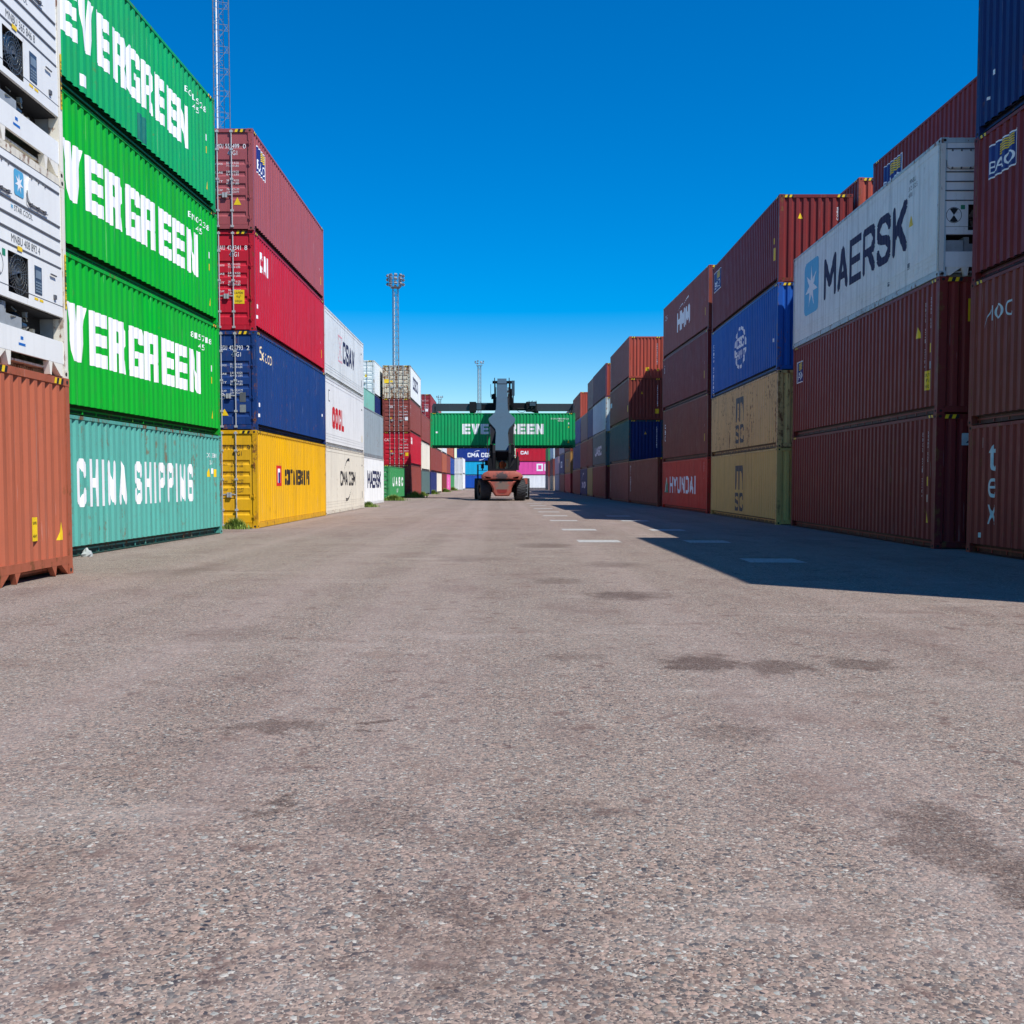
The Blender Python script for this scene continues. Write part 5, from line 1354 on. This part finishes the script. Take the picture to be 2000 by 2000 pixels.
for s_ in (-1, 1):
    b = MB(); xe = -5.72 if s_ < 0 else 5.98
    b.box(s_ * 2.2, xe, HY - .33, HY + .33, 7.46, 8.06)
    b.prism([(xe, 8.06), (xe + s_ * .16, 7.8), (xe + s_ * .16, 7.25), (xe - s_ * .3, 7.25), (xe - s_ * .25, 7.46), (xe, 7.46)], lambda u, v, t: (u, t, v), HY - 1.18, HY + 1.18)
    ar = link('spreader_arm', b.mesh('spreader_arm'), st, M_ARM)
    for q in (-1, 1):
        b = MB(); b.box(xe - s_ * .16, xe + s_ * .10, HY + q * 1.0 - .1, HY + q * 1.0 + .1, 7.17, 7.34); b.tube((xe - s_ * .1, HY + q * 1.15, 7.3), (xe - s_ * .1, HY + q * 1.15, 7.75), .05, n=6)
        link('twistlock', b.mesh('twistlock'), ar, M_BLK)

# driver
M_SKIN = plain("skin", (.45, .27, .19), .6); M_VIS = plain("orange_jacket_fabric", (.85, .13, .02), .7); M_TROU = plain("navy_trousers", (.02, .025, .05), .8)
PY = YS + 4.95
def blob(name, rings_, mat, parent=None, n=14):
    """continuous lofted body piece from (x,y,z,rx,ry) rings"""
    b = MB(); vs = []
    for (x, y, z, rx, ry) in rings_:
        for k in range(n): a = 2 * math.pi * k / n; vs.append((x + rx * math.cos(a), y + ry * math.sin(a), z))
    m = len(rings_)
    b.add(vs, [(i * n + k, i * n + (k + 1) % n, (i + 1) * n + (k + 1) % n, (i + 1) * n + k) for i in range(m - 1) for k in range(n)] + [tuple(range(n - 1, -1, -1)), tuple(range((m - 1) * n, m * n))])
    me = b.mesh(name, smooth=True)
    return link(name, me, parent, mat)
pe = empty('person', (.05, PY, 2.39), 0, 'driver in an orange jacket sitting in the cab, seen through its rear opening', 'person')
body = blob('body', [(0, 0, .02, .17, .13), (0, .0, .12, .18, .13), (0, -.01, .3, .18, .12), (0, -.02, .46, .20, .12), (0, -.02, .56, .17, .10), (0, 0, .61, .07, .07), (0, .01, .66, .058, .06), (0, .02, .70, .075, .09), (0, .02, .78, .085, .105), (0, .015, .86, .078, .10), (0, .01, .91, .04, .05)], M_SKIN, pe)
blob('jacket', [(0, 0, 0.03, .19, .15), (0, .0, .12, .20, .15), (0, -.01, .3, .20, .14), (0, -.02, .46, .235, .14), (0, -.02, .56, .19, .12), (0, 0, .615, .085, .085)], M_VIS, pe)
b = MB()
for s_ in (-1, 1):
    b.tube((s_ * .21, -.02, .53), (s_ * .27, .08, .28), .06, .05, n=10); b.tube((s_ * .27, .08, .28), (s_ * .2, .33, .24), .05, .038, n=10)
link('sleeve', b.mesh('sleeve'), pe, M_VIS)
b = MB()
for s_ in (-1, 1):
    b.tube((s_ * .10, 0, .06), (s_ * .13, .42, .1), .085, .065, n=10); b.tube((s_ * .13, .42, .1), (s_ * .13, .48, -.1), .06, .05, n=10)
link('trousers', b.mesh('trousers'), pe, M_TROU)
blob('cap', [(0, .02, .80, .09, .112), (0, .015, .88, .086, .105), (0, .01, .925, .05, .06)], M_TROU, pe)

# ------------------------------------------------------------------ lattice light masts
M_STEEL = plain("dull_mast_steel", (.20, .22, .25), .5, .4, .2)
def mast(x, y, w, h, label, kind):
    t = empty('light_mast', (x, y, 0), .25, label, 'light mast', 'lattice light masts over the yard')
    b = MB(); c = [(-w / 2, -w / 2), (w / 2, -w / 2), (w / 2, w / 2), (-w / 2, w / 2)]
    leg = .05 if y < 100 else .085
    for px_, py_ in c: b.bar((px_, py_, 0), (px_ * .85, py_ * .85, h), leg, leg)
    link('mast_leg', b.mesh('mast_leg'), t, M_STEEL)
    b = MB(); n = int(h / 1.5); q = .022 if y < 100 else .045
    for i in range(n):
        z0, z1 = h * i / n, h * (i + 1) / n; k0, k1 = 1 - .15 * i / n, 1 - .15 * (i + 1) / n
        for j in range(4):
            p0, p1 = c[j], c[(j + 1) % 4]
            b.bar((p0[0] * k0, p0[1] * k0, z0), (p1[0] * k1, p1[1] * k1, z1), q, q)
            b.bar((p0[0] * k1, p0[1] * k1, z1), (p1[0] * k1, p1[1] * k1, z1), q, q)
    link('bracing', b.mesh('bracing'), t, M_STEEL)
    b = MB()
    for s_ in (-.16, .16): b.tube((s_, 0, 0), (s_, 0, h - .5), .022 if y < 100 else .03, n=5)
    for i in range(int(h / .35) if y < 100 else int(h / .7)):
        b.tube((-.16, 0, .3 + i * (.35 if y < 100 else .7)), (.16, 0, .3 + i * (.35 if y < 100 else .7)), .012, n=4)
    link('ladder', b.mesh('ladder'), t, M_STEEL)
    b = MB(); b.tube((-w * .28, -w * .3, 0), (-w * .25, -w * .25, h - 1), .055, n=8)
    link('conduit', b.mesh('conduit'), t, M_RW)
    b = MB(); b.box(-1.0, 1.0, -1.0, 1.0, h, h + .08)
    for z in ((h + .6, h + 1.5, h + 2.3) if kind == 'ring' else (h + .9,)):
        for p, q2 in (((-1.3, -1.3), (1.3, -1.3)), ((1.3, -1.3), (1.3, 1.3)), ((1.3, 1.3), (-1.3, 1.3)), ((-1.3, 1.3), (-1.3, -1.3))): b.bar((p[0], p[1], z), (q2[0], q2[1], z), .07, .07)
    for px_, py_ in ((-.8, -.8), (.8, -.8), (.8, .8), (-.8, .8)): b.bar((px_, py_, h), (px_, py_, h + (2.6 if kind == 'ring' else 1.2)), .09, .09)
    hd = link('lamp_platform', b.mesh('lamp_platform'), t, M_STEEL)
    lamp = cached(('lamp',), lambda: (lambda bb: (bb.prism([(-.32, -.22), (.32, -.22), (.26, .2), (-.26, .2)], lambda u, v, t: (u, t, v), -.14, .14), bb.box(-.28, .28, -.17, -.14, -.18, .15), bb)[-1])(MB()).mesh('floodlight'))
    zs = (h + .75, h + 1.7, h + 2.5) if kind == 'ring' else (h + 1.2,)
    for zi, z in enumerate(zs):
        nn = 10 if kind == 'ring' else 8
        for k in range(nn):
            a = 2 * math.pi * k / nn + .2; rr_ = 1.75 if kind == 'ring' else 1.6
            l = link('floodlight', lamp, t, M_STEEL, (rr_ * math.cos(a), rr_ * math.sin(a), z + (.0 if kind == 'ring' else (.5 if k % 2 else 0))))
            l.rotation_euler = (R(-35), 0, a + R(90))
    return t
mast(-19.55, 75, 1.18, 45, 'tall lattice mast rising behind the dusty rose container at the top left', 'ring')
mast(-22.4, 224, 1.25, 42.3, 'far lattice mast with a thick ring of floodlights above the rusty cream container', 'ring')
mast(-8.4, 397, 1.3, 45, 'slender distant lattice mast directly left of the boom', 'fork')
mast(-32, 545, 1.3, 44, 'tiny distant mast head just above the left spreader arm', 'fork')

# ------------------------------------------------------------------ weeds and litter
M_GRASS = plain("weed_leaves", (.20, .30, .05), .6, var=.45, scale=9)
def tuft(x, y, sx, n, h, label, seed):
    rnd = random.Random(seed); b = MB()
    for i in range(n):
        a = rnd.uniform(0, 6.283); rr_ = abs(rnd.gauss(0, .5)); bx = rr_ * math.cos(a) * sx; by = rr_ * math.sin(a) * .18
        hh = h * rnd.uniform(.35, 1.1) * max(.35, 1 - rr_ * .5); lean = rnd.uniform(.1, .75) * hh; d = rnd.uniform(0, 6.283); w = rnd.uniform(.004, .010) * (1 + y / 90)
        px_, py_ = math.cos(d + 1.57) * w, math.sin(d + 1.57) * w
        mx, my = bx + math.cos(d) * lean * .4, by + math.sin(d) * lean * .4; ex, ey = bx + math.cos(d) * lean, by + math.sin(d) * lean
        b.add([(bx - px_, by - py_, 0), (bx + px_, by + py_, 0), (mx + px_, my + py_, hh * .65), (mx - px_, my - py_, hh * .65), (ex, ey, hh)], [(0, 1, 2, 3), (3, 2, 4)])
    o = link('weed_clump', b.mesh('weed_clump'), None, M_GRASS, (x, y, slope(x)))
    tag(o, label, 'weeds', 'weeds growing at the foot of the containers')
tuft(-7.75, 30.6, .36, 900, .36, 'green weeds at the foot of the yellow container doors', 1)
tuft(-7.35, 57.9, .5, 700, .35, 'small weeds at the foot of the MAERSK container on the left', 2)
tuft(-8.0, 77.6, .9, 1100, .5, 'weeds in front of the corner of the green UASC container', 3)
tuft(-7.6, 91.7, 1.0, 1100, .65, 'weeds in the gap after the green UASC container', 4)
tuft(-7.85, 104.6, .5, 500, .5, 'weeds at the far corner of the tall left stack', 5)
tuft(-7.8, 119.5, .7, 600, .55, 'weeds beside the low dark blue container on the left', 6)
tuft(-7.9, 146, .9, 600, .6, 'distant weeds beside the maroon container next to the pink one', 7)
tuft(-8.0, 172, 1.0, 500, .7, 'distant weeds at the far end of the left row', 8)
b = MB(); rnd = random.Random(5); pts = []
b.v = []; n = 9
for j in range(5):
    for k in range(n):
        a = 2 * math.pi * k / n; rr_ = (.10, .11, .08, .05, .01)[j] * rnd.uniform(.7, 1.25)
        b.v.append((rr_ * math.cos(a), rr_ * .7 * math.sin(a), (.0, .04, .09, .12, .14)[j] * rnd.uniform(.8, 1.2)))
for j in range(4):
    for k in range(n): b.f.append((j * n + k, j * n + (k + 1) % n, (j + 1) * n + (k + 1) % n, (j + 1) * n + k)); b.m.append(0)
o = link('plastic_scrap', b.mesh('plastic_scrap'), None, plain("dirty_plastic_film", (.40, .43, .42), .35), (-7.62, 19.3, .0)); tag(o, 'crumpled scrap of clear plastic between the brick red and turquoise containers', 'litter')
